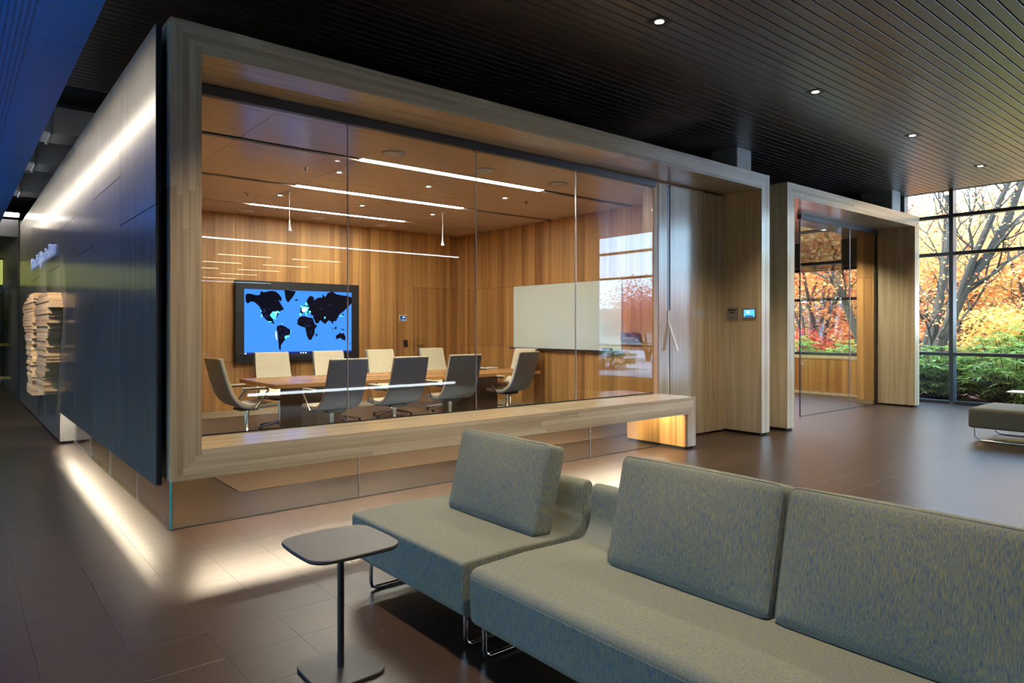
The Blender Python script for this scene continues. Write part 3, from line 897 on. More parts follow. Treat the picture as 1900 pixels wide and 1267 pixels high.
# ------------------------------------------------------------------ meeting chairs
def make_chair():
    t = empty('meeting_chair')
    prof = [(-.405, 1.02), (-.375, .90), (-.335, .76), (-.285, .62), (-.235, .535), (-.17, .478), (-.09, .452), (.02, .447), (.14, .455), (.22, .462), (.262, .452)]
    wid = [.232, .236, .240, .244, .247, .25, .25, .25, .248, .244, .236]
    def sheet(off0, off1, grow, nseg=6, cut=0):
        pr = prof
        n = len(pr)
        nor = []
        for i in range(n):
            a = pr[max(0, i - 1)]; b = pr[min(n - 1, i + 1)]
            d = Vector((b[0] - a[0], b[1] - a[1])); d.normalize()
            nor.append(Vector((-d.y, d.x)))   # towards the sitter
        m = MB(); m.smooth = True
        ring = []
        vs = []
        for i in range(n):
            row = []
            for off in (off0, off1):
                for k in range(nseg + 1):
                    u = k / nseg * 2 - 1
                    bow = .012 * (u * u) * (1 if i < 6 else .3)
                    y = pr[i][0] + nor[i].x * (off + bow); z = pr[i][1] + nor[i].y * (off + bow)
                    row.append((u * (wid[i] + grow), y, z))
            ring.append(row)
        w = nseg + 1
        for row in ring: vs += row
        R = 2 * w
        fs = []
        for i in range(n - 1):
            for k in range(nseg):
                a = i * R + k
                fs.append((a, a + 1, a + R + 1, a + R))
                a = i * R + w + k
                fs.append((a, a + R, a + R + 1, a + 1))
            for k0, k1 in ((0, w), (w - 1, 2 * w - 1)):
                a, b = i * R + k0, i * R + k1
                fs.append((a, b, b + R, a + R))
        for i in (0, n - 1):
            for k in range(nseg):
                a = i * R + k
                fs.append((a, a + 1, a + w + 1, a + w))
        m.add(vs, fs)
        return m
    sheet(-.014, .004, .004).build('shell', M['slate'], t)
    sheet(.0045, .034, -.003).build('upholstery', M['cream'], t)
    # polished strip along the top edge of the back
    MB().tube([(-.232, -.405, 1.024), (.232, -.405, 1.024)], .012, 8).build('top_trim', M['cream'], t)
    for s in (-1, 1):
        path = [(s * .10, -.02, .425), (s * .262, -.02, .432), (s * .285, -.012, .445), (s * .292, .06, .55), (s * .296, .125, .635), (s * .296, .135, .655), (s * .296, .118, .668), (s * .296, .03, .670), (s * .296, -.17, .672)]
        MB().tube(path, .017, 8, flat=.6).build('arm', M['alu'], t)
        MB().cbox(s * .296 - .022, s * .296 + .022, -.17, .10, .678, .692, .004).build('arm_pad', M['cream'], t)
    MB().cbox(-.11, .11, -.12, .10, .405, .436, .006).build('seat_plate', M['soft_black'], t)
    MB().lathe([(.034, .05), (.036, .09), (.027, .12), (.024, .30), (.028, .30), (.028, .41)], (0, 0, 0), 16).build('column', M['alu'], t)
    for k in range(5):
        a = 2 * math.pi * k / 5 + .3
        d = Vector((math.cos(a), math.sin(a), 0))
        lg = MB().tube([d * .02 + Vector((0, 0, .105)), d * .14 + Vector((0, 0, .088)), d * .27 + Vector((0, 0, .068)), d * .31 + Vector((0, 0, .062))], [.026, .022, .015, .012], 8, flat=.7).build('leg', M['alu_dim'], t)
        MB().lathe([(.017, .008), (.022, .016), (.022, .045), (.010, .060)], tuple(d * .30), 12).build('glide', M['soft_black'], lg)
    return t
chair0 = make_chair()
chairs = [
 (3.42, 7.44, 4, 'meeting chair with its grey back to the glass, left of three along the front'),
 (4.28, 7.50, 1, 'meeting chair with its grey back to the glass, middle of three along the front'),
 (5.18, 7.60, -3, 'meeting chair with its grey back to the glass, right of three along the front'),
 (6.38, 7.86, 14, 'dark grey meeting chair at the front right corner of the table, turned inwards'),
 (2.72, 8.26, -86, 'meeting chair at the left end of the table, seen from the side'),
 (3.46, 9.16, 176, 'cream meeting chair in front of the left half of the screen'),
 (4.34, 9.22, 178, 'cream meeting chair in front of the right half of the screen'),
 (5.28, 9.34, 180, 'cream meeting chair behind the table just right of the screen'),
 (6.36, 9.50, 182, 'cream meeting chair behind the table in front of the flush door'),
 (7.06, 8.62, 98, 'cream meeting chair at the right end of the table, half hidden by another chair'),
]
for i, (x, y, r, lb) in enumerate(chairs):
    c = chair0 if i == len(chairs) - 1 else copy_tree(chair0)
    c.location = (x, y, .008); c.rotation_euler = (0, 0, math.radians(r))
    tag(c, lb, 'chair', 'meeting chairs around the table')

# ------------------------------------------------------------------ room behind the second portal
g5 = empty('window_5', (11.6, 5.37, 0)); struct(g5, 'frameless glass door panes in the second timber portal')
part(g5, MB().cbox(10.22, 12.998, 5.335, 5.405, 3.085, 3.158, .002), 'head_track', M['charcoal'])
for a, b in ((10.25, 11.93), (11.95, 12.985)):
    part(g5, MB().box(a, b, 5.364, 5.376, .012, 3.085), 'pane', M['glass'])
part(g5, MB().box(10.240, 10.252, 5.362, 5.378, .012, 3.085), 'glass_edge', M['charcoal'])
part(g5, MB().box(11.932, 11.948, 5.363, 5.377, .012, 3.085), 'glass_joint', M['alu_dim'])
part(g5, MB().box(12.985, 13.008, 5.362, 5.385, .0, 3.085), 'wall_channel', M['black'])
part(g5, MB().box(10.25, 13.0, 5.362, 5.378, 0.0, .010), 'floor_channel', M['charcoal'])
wt = empty('wall_stub', (13.1, 5.55, 0)); struct(wt, 'short timber clad wall just behind the glass of the second portal')
part(wt, MB().cbox(13.01, 13.25, 5.42, 5.72, .06, 2.30, .002), 'panel', M['veneer_z'])
part(wt, MB().cbox(13.01, 13.25, 5.42, 5.72, 2.305, 3.16, .002), 'panel', M['veneer_z'])
part(wt, MB().cbox(13.015, 13.24, 5.43, 5.71, 0, .06, .002), 'plinth', M['ash_x'])
win6 = empty('window_6', (WX, 7.5, .82)); struct(win6, 'low window above timber wainscot in the room behind the second portal')
for z0, z1 in ((.82, .88), (1.95, 2.01), (2.57, 2.63)):
    part(win6, MB().cbox(WX - .03, WX + .10, 5.76, 11.6, z0, z1, .003), 'rail', M['mullion'])
for a, b in ((5.80, 8.6), (8.66, 11.5)):
    part(win6, MB().box(WX + .04, WX + .048, a, b, .88, 1.95), 'pane', M['window_glass'])
    part(win6, MB().box(WX + .04, WX + .048, a, b, 2.01, 2.57), 'pane', M['window_glass'])
part(win6, MB().cbox(WX - .02, WX + .1, 8.6, 8.66, .88, 2.57, .003), 'mullion', M['mullion'])
ww = empty('wall_wainscot', (WX, 8.7, 0)); struct(ww, 'warm timber wainscot panels below the low window')
yy = [5.76, 6.35, 7.25, 8.15, 9.05, 9.95, 10.85, 11.6]
for a, b in zip(yy, yy[1:]):
    part(ww, MB().cbox(WX - .02, WX + .10, a + .003, b - .003, .06, .74, .002), 'panel', M['veneer_z'])
part(ww, MB().cbox(WX - .03, WX + .10, 5.76, 11.6, .745, .815, .002), 'cap', M['ash_x'])
part(ww, MB().cbox(WX - .03, WX + .10, 5.76, 11.6, 0, .055, .002), 'plinth', M['ash_x'])
struct(MB().box(WX - .25, WX + .1, 5.76, 11.6, 2.64, 3.18).build('trim_1', M['grey_wall']), 'dark grey blind box above the low window')
rc = empty('ceiling_small_room', (11.4, 8.5, 3.18)); struct(rc, 'timber ceiling of the room behind the second portal')
for i in range(5):
    part(rc, MB().cbox(8.82, 13.2 if i == 0 else WX - .25, 5.328 if i == 0 else 5.77 + (i - 1) * 1.46, 5.767 if i == 0 else 5.77 + i * 1.46 - .003, 3.16, 3.18, .001), 'panel', M['veneer_x'])
part(rc, MB().box(8.82, 13.2, 5.33, 11.7, 3.181, 3.28), 'backing', M['black'])
struct(MB().box(7.83, WX + .1, 11.6, 11.8, 0, ZC).build('wall_small_room_back', M['veneer_z']), 'timber back wall of the room behind the second portal')
struct(MB().box(8.62, 8.74, 5.76, 11.6, 0, 3.16).build('wall_small_room_left', M['veneer_z']), 'timber left wall of the room behind the second portal')
struct(MB().box(13.64, WX + .1, 5.46, 5.75, 0, ZC).build('wall_corner', M['concrete']), 'pale wall return between the column and the window wall')
struct(MB().box(WX - .02, WX + .1, 5.75, 11.8, 3.18, ZC + .03).build('wall_above_window', M['grey_wall']), 'dark grey wall strip above the low window')
for x, y, lb in ((12.2, 5.95, 'small added downlight in the small room ceiling close behind the glass'), (10.4, 7.2, 'small downlight in the left of the small room ceiling'), (12.3, 7.2, 'small downlight in the right of the small room ceiling')):  # first one added to brighten the stub wall behind the glass
    downlight(x, y, 3.16, lb, power=200, grp='small room downlights', spot=120)
# walls and lids above the two boxes so that the lobby ceiling void is dark
struct(MB().box(1.05, 7.9, 5.31, 11.2, SOF + .17, SOF + .20).build('ceiling_lid', M['black']), 'black lid over the meeting room box')

# ------------------------------------------------------------------ lobby lighting
for x, w in ((4.50, 'nearest the camera'), (7.12, 'second of the row towards the window'), (9.71, 'third of the row towards the window'), (12.35, 'last of the row, nearest the window')):
    downlight(x, 3.56, ZC - .001, f'square black recessed downlight in the slatted ceiling, {w}', s=.075, power=240, grp='downlights in the slatted ceiling', spot=95, col=(1, .80, .56))
downlight(1.95, 3.56, ZC - .001, 'square black recessed downlight in the slatted ceiling, out of view above the side table', s=.075, power=240, grp='downlights in the slatted ceiling', spot=95, col=(1, .80, .56))
for x, w in ((1.95, 'left one added above the sofa, out of view'), (4.50, 'right one added above the sofa, out of view')):  # unseen pair added to warm the sofa tops
    downlight(x, 1.0, ZC - .001, f'square black recessed downlight in the slatted ceiling, {w}', s=.075, power=240, grp='downlights in the slatted ceiling', spot=95, col=(1, .80, .56))
# long pendant and low lit console behind the viewpoint (they mirror in the glass)
pl = empty('pendant_light', (5.8, -1.37, 2.88)); tag(pl, 'long slim white pendant light mirrored in the meeting room glass', 'pendant light')
part(pl, MB().cbox(3.0, 8.38, -1.41, -1.33, 2.90, 2.95, .004), 'housing', M['alu_dim'])
part(pl, MB().box(3.02, 8.36, -1.40, -1.34, 2.885, 2.90), 'diffuser', emission('pendant_led', (.82, .92, 1, 1), 16.0))
for x in (3.4, 5.7, 8.0):
    part(pl, MB().tube([(x, -1.37, 2.95), (x, -1.37, ZC)], .003, 6), 'cable', M['alu_dim'])
cn = empty('console', (6.2, -1.75, 0)); tag(cn, 'low console with a lit plinth mirrored in the meeting room glass', 'console')
part(cn, MB().cbox(4.0, 8.5, -2.1, -1.62, .26, .72, .006), 'body', M['dark_wood'])
part(cn, MB().box(4.05, 8.45, -1.66, -1.60, .18, .225), 'plinth_light', emission('console_led', (.82, .92, 1, 1), 10.0))
part(cn, MB().box(4.1, 8.4, -2.05, -1.67, 0, .26), 'plinth', M['soft_black'])
# rows of thin warm ceiling lights far behind
SLN = ['first row left', 'first row right', 'second row left', 'second row right', 'third row left', 'third row right', 'fourth row', 'fifth row']
for i, (x0, x1, y) in enumerate(((7.0, 8.8, -13.6), (9.6, 11.5, -13.6), (7.3, 8.7, -16.5), (9.55, 11.4, -16.5), (7.2, 8.7, -19.4), (9.5, 11.25, -19.3), (9.5, 11.2, -22.0), (9.6, 11.2, -25.0))):
    o = empty('slot_light', ((x0 + x1) / 2, y, ZC)); tag(o, f'thin warm ceiling light mirrored above the screen, {SLN[i]} from top', 'ceiling light', 'thin mirrored ceiling lights')
    part(o, MB().box(x0, x1, y - .05, y + .05, ZC - .012, ZC - .004), 'diffuser', emission('slot_led', (1, .85, .6, 1), 22.0))
    part(o, MB().box(x0 - .02, x1 + .02, y - .06, y + .06, ZC - .004, ZC), 'housing', M['charcoal'])
# LED strips under the bench and under the steel wall
UL = emission('under_led', (1, .82, .58, 1), 110.0)
o = empty('under_bench_light', (3.8, 5.03, .49)); tag(o, 'thin warm light strip hidden under the timber bench', 'light strip')
part(o, MB().box(1.32, 6.40, 5.015, 5.045, .496, .504), 'diffuser', UL)
part(o, MB().box(1.30, 6.42, 5.005, 5.055, .504, .512), 'channel', M['alu_dim'])
o = empty('under_wall_light', (1.09, 7.4, .45)); tag(o, 'thin warm light strip hidden under the floating steel wall', 'light strip')
part(o, MB().box(1.075, 1.10, 5.35, 9.6, .463, .470), 'diffuser', emission('under_wall_led', (1, .84, .60, 1), 60.0))
part(o, MB().box(1.065, 1.11, 5.34, 9.62, .470, .478), 'channel', M['alu_dim'])

# ------------------------------------------------------------------ corridor on the left: blue soffit, ducts, spots
def blue_mat():
    m, nt, p = new_mat('blue_lit_perforated_metal')
    g = N(nt, 'ShaderNodeNewGeometry'); sp = N(nt, 'ShaderNodeSeparateXYZ'); nt.links.new(g.outputs['Position'], sp.inputs[0])
    fx = mathn(nt, 'SUBTRACT', mathn(nt, 'FRACT', mathn(nt, 'DIVIDE', sp.outputs[0], .03)), .5)
    fy = mathn(nt, 'SUBTRACT', mathn(nt, 'FRACT', mathn(nt, 'DIVIDE', sp.outputs[1], .03)), .5)
    d = mathn(nt, 'SQRT', mathn(nt, 'ADD', mathn(nt, 'MULTIPLY', fx, fx), mathn(nt, 'MULTIPLY', fy, fy)))
    hole = mathn(nt, 'LESS_THAN', d, .27)
    inside = mathn(nt, 'LESS_THAN', sp.outputs[0], .40)
    hole = mathn(nt, 'MULTIPLY', hole, inside)
    nt.links.new(mixc(nt, hole, srgb(60, 140, 210), srgb(14, 44, 84)), p.inputs['Base Color'])  # blue light on the metal is put into the base colour; dark dots are holes
    p.inputs['Metallic'].default_value = .2; p.inputs['Roughness'].default_value = .4
    return m
bs = empty('trim_2', (-1.0, 6, 3.2)); struct(bs, 'low perforated metal soffit panel with blue light in its colour, over the corridor')
ycuts = [-2.0, 1.6, 5.2, 8.8, 12.4, 15.9]
BM = blue_mat()
for a, b in zip(ycuts, ycuts[1:]):
    part(bs, MB().cbox(-3.4, .67, a + .002, b - .002, 3.20, 3.212, .002), 'panel', BM)
for i, (y, z) in enumerate(((8.9, 3.50), (10.7, 3.50), (13.0, 3.50))):
    t = empty('air_duct', (0, y, z)); tag(t, ('silver air duct crossing over the corridor, nearest of three', 'silver air duct crossing over the corridor, middle of three', 'silver air duct crossing over the corridor, farthest of three')[i], 'duct', 'air ducts over the corridor')
    part(t, MB().cbox(-5, 2.6, y, y + .5, z, z + .30, .01), 'duct_body', simple('galvanised_steel', (.45, .44, .42, 1), .45, .8, noise=.1, nscale=4))
    for x in (-.4, .85):
        part(t, MB().cbox(x - .015, x + .015, y - .02, y + .52, z - .02, z + .32, .004), 'flange', M['alu_dim'])
struct(MB().box(-7, 14, 8.46, 21, 4.35, 4.4).build('ceiling_void', M['black']), 'black ceiling void above the ducts')
for i, w in enumerate(('nearest the timber frame', 'second from the timber frame', 'third from the timber frame', 'farthest from the timber frame')):
    y0 = 4.95 + i * 2.7; y1 = y0 + 2.699
    t = empty('wall_washer', (.655, (y0 + y1) / 2, 3.28)); tag(t, f'slim linear wall washer above the corridor along the steel wall, {w}', 'wall washer', 'linear wall washers')
    part(t, MB().cbox(.635, .669, y0, y1, 3.295, 3.34, .003), 'housing', M['charcoal'])
    part(t, MB().box(.638, .668, y0, y1, 3.290, 3.295), 'diffuser', emission('wall_washer_led', (1, .86, .68, 1), 26.0))
    for y in (y0 + .3, y1 - .3): part(t, MB().tube([(.652, y, 3.34), (.652, y, ZC)], .004, 6), 'stem', M['soft_black'])
for i, (y, ty, lb) in enumerate(((8.6, 10.1, 'small added spotlight in the blue soffit aimed at the near plywood shape'), (10.4, 12.2, 'small added spotlight in the blue soffit aimed at the far plywood shape'))):  # unseen lamps added to brighten the plywood shapes
    t = empty('added_spotlight', (-.1, y, 3.12)); tag(t, lb, 'spotlight', 'added spotlights on the plywood sculpture')
    c = Vector((-.1, y, 3.12)); d = (Vector((.9, ty, 1.2)) - c).normalized()
    part(t, MB().tube([c - d * .05, c + d * .03], [.03, .036], 14), 'head', M['charcoal'])
    part(t, MB().tube([(-.1, y, 3.14), (-.1, y, 3.2)], .01, 8), 'stem', M['charcoal'])
    ld = bpy.data.lights.new('added_beam', 'SPOT'); ld.energy = 190; ld.color = (1, .88, .70); ld.spot_size = math.radians(46); ld.spot_blend = .6; ld.shadow_soft_size = .02
    lo = bpy.data.objects.new('beam', ld); COL.objects.link(lo); lo.parent = t
    lo.location = (c + d * .045) - t.location
    lo.rotation_euler = d.to_track_quat('-Z', 'Y').to_euler()
# unseen blue uplights added under the soffit to light it blue
for i, (y0, y1) in enumerate(((2.0, 5.5), (6.0, 9.5), (10.0, 13.5))):
    t = empty('added_blue_uplight', (-1.3, (y0 + y1) / 2, 2.5)); tag(t, ('added blue linear uplight under the soffit, nearest of three, out of view', 'added blue linear uplight under the soffit, middle of three, out of view', 'added blue linear uplight under the soffit, farthest of three, out of view')[i], 'uplight', 'added blue uplights')
    part(t, MB().box(-1.38, -1.22, y0, y1, 2.46, 2.50).box(-1.38, -1.36, y0, y1, 2.50, 2.515).box(-1.24, -1.22, y0, y1, 2.50, 2.515), 'housing', M['alu_dim'])
    part(t, MB().box(-1.35, -1.25, y0 + .01, y1 - .01, 2.50, 2.505), 'diffuser', emission('added_blue_led', (.07, .40, 1, 1), 48.0))
    for y in (y0 + .2, y1 - .2): part(t, MB().tube([(-1.3, y, 2.5), (-1.3, y, 3.2)], .004, 6), 'cable', M['alu_dim'])
# end of the corridor
o = empty('slot_light', (.2, 15.75, 3.5)); tag(o, 'bright white slot light across the end of the corridor', 'ceiling light')
part(o, MB().box(-1.6, 1.0, 15.70, 15.80, 3.47, 3.53), 'diffuser', emission('corridor_led', (1, .94, .85, 1), 14))
part(o, MB().box(-1.62, 1.0, 15.80, 15.84, 3.46, 3.54), 'housing', M['alu_dim'])
struct(MB().box(-7, 1.0, 15.85, 20.9, 3.10, 3.42).build('ceiling_corridor_end', M['grey_wall']), 'lower dark ceiling at the end of the corridor')
g7 = empty('window_7', (-1.0, 15.8, 0)); struct(g7, 'glass partition across the end of the corridor')
for a, b in ((-3.4, -1.2), (-1.195, .99)):
    part(g7, MB().box(a, b, 15.79, 15.802, .01, 3.10), 'pane', M['glass'])
part(g7, MB().box(.992, .999, 15.785, 15.805, .0, 3.10), 'edge_post', M['charcoal'])
for z, nm in ((1.02, 'upper'), (.35, 'lower')):
    o = MB().cbox(-5.0, .95, 17.0, 17.06, z, z + .06, .004).build('handrail', simple('yellow_paint', srgb(206, 160, 40), .5))
    tag(o, f'{nm} yellow rail behind the glass at the end of the corridor', 'rail', 'yellow rails')
o = MB().cbox(-5.0, 1.0, 20.8, 20.95, 2.45, 3.05, .004).build('backlit_panel', emission('backlit_olive', (.34, .34, .08, 1), 0.85)); tag(o, 'backlit olive green wall panel at the far end of the corridor', 'light panel')
downlight(-.2, 17.6, 3.10, 'small downlight in the low ceiling at the end of the corridor', power=60, grp='corridor end downlights', spot=120)
downlight(-2.4, 9.0, 3.20, 'small downlight in the blue soffit over the corridor', power=30, grp='soffit downlights', spot=110)
# ------------------------------------------------------------------ lettering and plywood sculpture on the steel wall
def text_obj(body, size, parent, name, mat, loc, rot, extrude=.012):
    cu = bpy.data.curves.new(name, 'FONT'); cu.body = body; cu.size = size; cu.extrude = extrude
    tmp = bpy.data.objects.new(name, cu); COL.objects.link(tmp)
    dg = bpy.context.evaluated_depsgraph_get()
    me = bpy.data.meshes.new_from_object(tmp.evaluated_get(dg))
    bpy.data.objects.remove(tmp)
    me.materials.clear(); me.materials.append(mat)
    o = link_mesh(name, me, parent)
    o.rotation_euler = rot
    o.location = Vector(loc) - parent.location
    return o
lt = empty('wall_lettering', (1.0, 11.7, 2.3)); tag(lt, 'small raised silver blue lettering on the steel wall above the plywood sculpture', 'sign')
LM = simple('lettering_silver_blue', srgb(190, 205, 235), .3, emit=srgb(150, 175, 235), estr=.2)
rot = (math.radians(90), 0, math.radians(-90))
text_obj('Microsoft', .25, lt, 'word', LM, (1.0, 13.20, 2.30), rot)
text_obj('Cybercrime', .25, lt, 'word', LM, (1.0, 12.02, 2.30), rot)
text_obj('Center', .25, lt, 'word', LM, (1.0, 10.76, 2.30), rot)

PLY = wood('plywood_edge', srgb(226, 196, 150), srgb(170, 130, 88), 'y', rough=.6, obj_var=.5, across=60)
sc_ = empty('plywood_sculpture', (1.0, 10.8, .5)); tag(sc_, 'layered plywood relief of two tall jagged shapes on the steel wall', 'sculpture')
def relief(y0, y1, z0, z1, prof, x0):
    """stack of horizontal plywood layers; prof gives left/right insets by height"""
    n = 34
    for i in range(n):
        t = i / (n - 1)
        z = z0 + (z1 - z0) * i / n; dz = (z1 - z0) / n
        for k in range(len(prof) - 1):
            if prof[k][0] <= t <= prof[k + 1][0]:
                u = (t - prof[k][0]) / (prof[k + 1][0] - prof[k][0])
                a = prof[k][1] + (prof[k + 1][1] - prof[k][1]) * u
                b = prof[k][2] + (prof[k + 1][2] - prof[k][2]) * u
                break
        a += random.uniform(0, .06); b -= random.uniform(0, .06)
        ya = y0 + (y1 - y0) * max(0, a); yb = y0 + (y1 - y0) * min(1, b)
        part(sc_, MB().cbox(x0 + random.uniform(0, .018), SX - .001, ya, yb, z + .001, z + dz - .0005, .001), 'layer', PLY)
relief(9.35, 11.0, .58, 1.80, [(0, .35, .95), (.18, .32, .98), (.3, .22, .9), (.5, .18, .85), (.75, .05, 1.0), (.92, 0, 1), (1, .1, .8)], .86)
relief(11.15, 13.1, .46, 1.86, [(0, .1, .55), (.25, .12, .5), (.45, .15, .6), (.7, .05, .85), (.9, 0, 1), (1, .0, .45)], .86)

# ------------------------------------------------------------------ sofas in the foreground
SH = .385
def sofa_profile(x0, re=.045):
    """side profile (x, z): seat sweeping up into a low back"""
    p = []
    p += [(x0 + a - .0, z) for a, z in arc(.05, .19, .05, 270, 180, 5)]
    p += [(x0 + a, z) for a, z in arc(re, SH - re, re, 180, 90, 5)]
    p += [(x0 + .3, SH + .008), (x0 + .52, SH + .002)]
    p += [(x0 + .62 + a, SH + .10 + z) for a, z in arc(0, 0, .10, 270, 360, 7)]
    p += [(x0 + .722, SH + .17)]
    p += [(x0 + .762 + a, .592 + z) for a, z in arc(0, 0, .038, 175, 5, 8)]
    p += [(x0 + .800, .40), (x0 + .790, .19)]
    p += [(x0 + .74 + a, .19 + z) for a, z in arc(0, 0, .05, 0, -90, 4)]
    return p
def extrude_round(prof, y0, y1, r=.03, n=4):
    """extrude along y with softly rounded ends"""
    m = MB(); m.smooth = True
    pts = [Vector((p[0], p[1])) for p in prof]
    k = len(pts)
    nor = []
    for i in range(k):
        d = (pts[(i + 1) % k] - pts[i - 1]); d.normalize()
        nor.append(Vector((-d.y, d.x)))
    area = sum(pts[i].x * pts[(i + 1) % k].y - pts[(i + 1) % k].x * pts[i].y for i in range(k))
    sgn = 1 if area > 0 else -1       # nor points inwards for ccw
    secs = [(y0 + r * (1 - math.cos(a)), r * (1 - math.sin(a))) for a in [math.pi / 2 * i / n for i in range(n + 1)]]
    secs = secs + [(y1 - (y - y0), ins) for y, ins in secs[::-1]]
    vs = []
    for y, ins in secs:
        for i in range(k):
            q = pts[i] + nor[i] * sgn * ins
            vs.append((q.x, y, q.y))
    fs = []
    for s in range(len(secs) - 1):
        for i in range(k):
            j = (i + 1) % k
            fs.append((s * k + i, s * k + j, (s + 1) * k + j, (s + 1) * k + i))
    fs.append(tuple(range(k))); fs.append(tuple((len(secs) - 1) * k + i for i in range(k - 1, -1, -1)))
    m.add(vs, fs)
    return m
def cushion(parent, yc, xb, w=.72, hgt=.46, th=.15, tilt=15, rz=0):
    m = MB().rbox(0, 0, hgt / 2, th / 2, w / 2, hgt / 2, .026, 16, puff=(.028, .004, .006))
    me = m.mesh('cushion'); me.materials.append(M['fabric'])
    o = link_mesh('cushion', me, parent)
    o.location = Vector((xb + th / 2, yc, SH - .008)) - parent.location
    o.rotation_euler = (0, math.radians(tilt), math.radians(rz))
    # welt running round the front face of the cushion
    q = rrect(-w / 2 + .004, w / 2 - .004, .004, hgt - .004, .03, 5)
    pts = [(-th / 2 + .010, a, b) for a, b in q]
    wm = MB().tube(pts + [pts[0]], .0032, 6, caps=False).mesh('welt'); wm.materials.append(M['fabric'])
    link_mesh('welt', wm, o)
    return o
def sled(parent, x0, x1, y):
    pts = [(x0, y, .15), (x0, y, .045), (x0 + .008, y, .022), (x0 + .03, y, .0115), (x1 - .03, y, .0115), (x1 - .008, y, .022), (x1, y, .045), (x1, y, .15)]
    part(parent, MB().tube(pts, .0105, 10), 'sled_leg', M['chrome'])
s1 = empty('lounge_chair', (2.1, 2.88, 0)); tag(s1, 'single blue green lounge chair nearest the timber bench', 'lounge chair')
part(s1, extrude_round(sofa_profile(1.675, .018), 2.365, 3.40, .014), 'seat_body', M['fabric'])
for y in (2.40, 3.25): sled(s1, 1.715, 2.36, y)
cushion(s1, 2.79, 2.125, .73, .44, .12, 14)
s2 = empty('sofa', (2.1, 1.0, 0)); tag(s2, 'long blue green sofa with back cushions in the right foreground', 'sofa')
part(s2, extrude_round(sofa_profile(1.665), -.35, 2.315, .030), 'seat_body', M['fabric'])
for y in (2.265, 1.0, -.25): sled(s2, 1.715, 2.36, y)
cushion(s2, 1.60, 2.125, .735, .46, .12, 14)
cushion(s2, .845, 2.125, .735, .46, .12, 14)
cushion(s2, .08, 2.125, .735, .46, .12, 14)
# seams along the front edge of the seats
for s, y0, y1, x in ((s1, 2.385, 3.38, 1.675), (s2, -.33, 2.29, 1.665)):
    part(s, MB().tube([(x + .003, y0, SH - .043), (x + .003, y1, SH - .043)], .0035, 6), 'seam', M['fabric'])

# side table in front
st = empty('side_table', (1.22, 2.575, 0)); tag(st, 'small black side table with rounded square top in the foreground', 'side table')
def bulge(cx, cy, hx, hy, r, bow, n=10):
    q = rrect(cx - hx, cx + hx, cy - hy, cy + hy, r, n)
    out = []
    # dense outline with bowed sides
    den = []
    for i in range(len(q)):
        a, b = q[i], q[(i + 1) % len(q)]
        d = math.hypot(b[0] - a[0], b[1] - a[1])
        mm = max(1, int(d / .03))
        for t in range(mm): den.append((a[0] + (b[0] - a[0]) * t / mm, a[1] + (b[1] - a[1]) * t / mm))
    for x, y in den:
        u, v = (x - cx) / hx, (y - cy) / hy
        out.append((x + bow * u * (1 - min(1, v * v)), y + bow * v * (1 - min(1, u * u))))
    return out
BLK = simple('black_laminate', (.035, .033, .036, 1), .42, noise=.1, nscale=300)
def tray(parent, cx, cy, hx, hy, z0, z1, name, mat, r=.06, bow=.012):
    pl_ = bulge(cx, cy, hx, hy, r, bow)
    m = MB()
    ins = [(cx + (x - cx) * .985, cy + (y - cy) * .985) for x, y in pl_]
    n = len(pl_)
    rings = [(ins, z0), (pl_, z0 + (z1 - z0) * .35), (pl_, z1 - (z1 - z0) * .2), (ins, z1)]
    vs = [(x, y, z) for rg, z in rings for x, y in rg]
    fs = []
    for s in range(3):
        for i in range(n):
            j = (i + 1) % n
            fs.append((s * n + i, s * n + j, (s + 1) * n + j, (s + 1) * n + i))
    fs.append(tuple(range(n - 1, -1, -1))); fs.append(tuple(3 * n + i for i in range(n)))
    m.add(vs, fs)
    return part(parent, m, name, mat)
tray(st, 1.222, 2.580, .185, .185, .500, .516, 'table_top', BLK)
tray(st, 1.222, 2.575, .138, .138, 0.0, .012, 'base_plate', simple('graphite_base', (.05, .05, .052, 1), .38, .3, noise=.04), .045, .008)
part(st, MB().tube([(1.222, 2.575, .012), (1.222, 2.575, .50)], .0135, 16), 'post', M['soft_black'])

# far ottoman and its side table by the window
ot = empty('ottoman', (10.1, 1.9, 0)); tag(ot, 'low grey ottoman bench on the far right by the window', 'ottoman')
part(ot, MB().rbox(10.13, 1.90, .285, .47, 1.02, .125, .035, 12, puff=(0, 0, .012)), 'seat', M['grey_fabric'])
for x in (9.72, 10.50):
    pts = [(x, 2.86, .17), (x, 2.86, .05), (x, 2.83, .022), (x, 2.79, .012), (x, 1.01, .012), (x, .97, .022), (x, .94, .05), (x, .94, .17)]
    part(ot, MB().tube(pts, .011, 10), 'sled_leg', M['chrome'])
t2 = empty('side_table', (11.32, 2.72, 0)); tag(t2, 'small side table with a pale top behind the grey ottoman', 'side table')
tray(t2, 11.32, 2.72, .19, .19, .50, .515, 'table_top', simple('pale_laminate', srgb(200, 196, 190), .4))
tray(t2, 11.32, 2.72, .138, .138, 0.0, .012, 'base_plate', M['charcoal'], .045, .008)
part(t2, MB().tube([(11.32, 2.72, .012), (11.32, 2.72, .50)], .0135, 12), 'post', M['soft_black'])

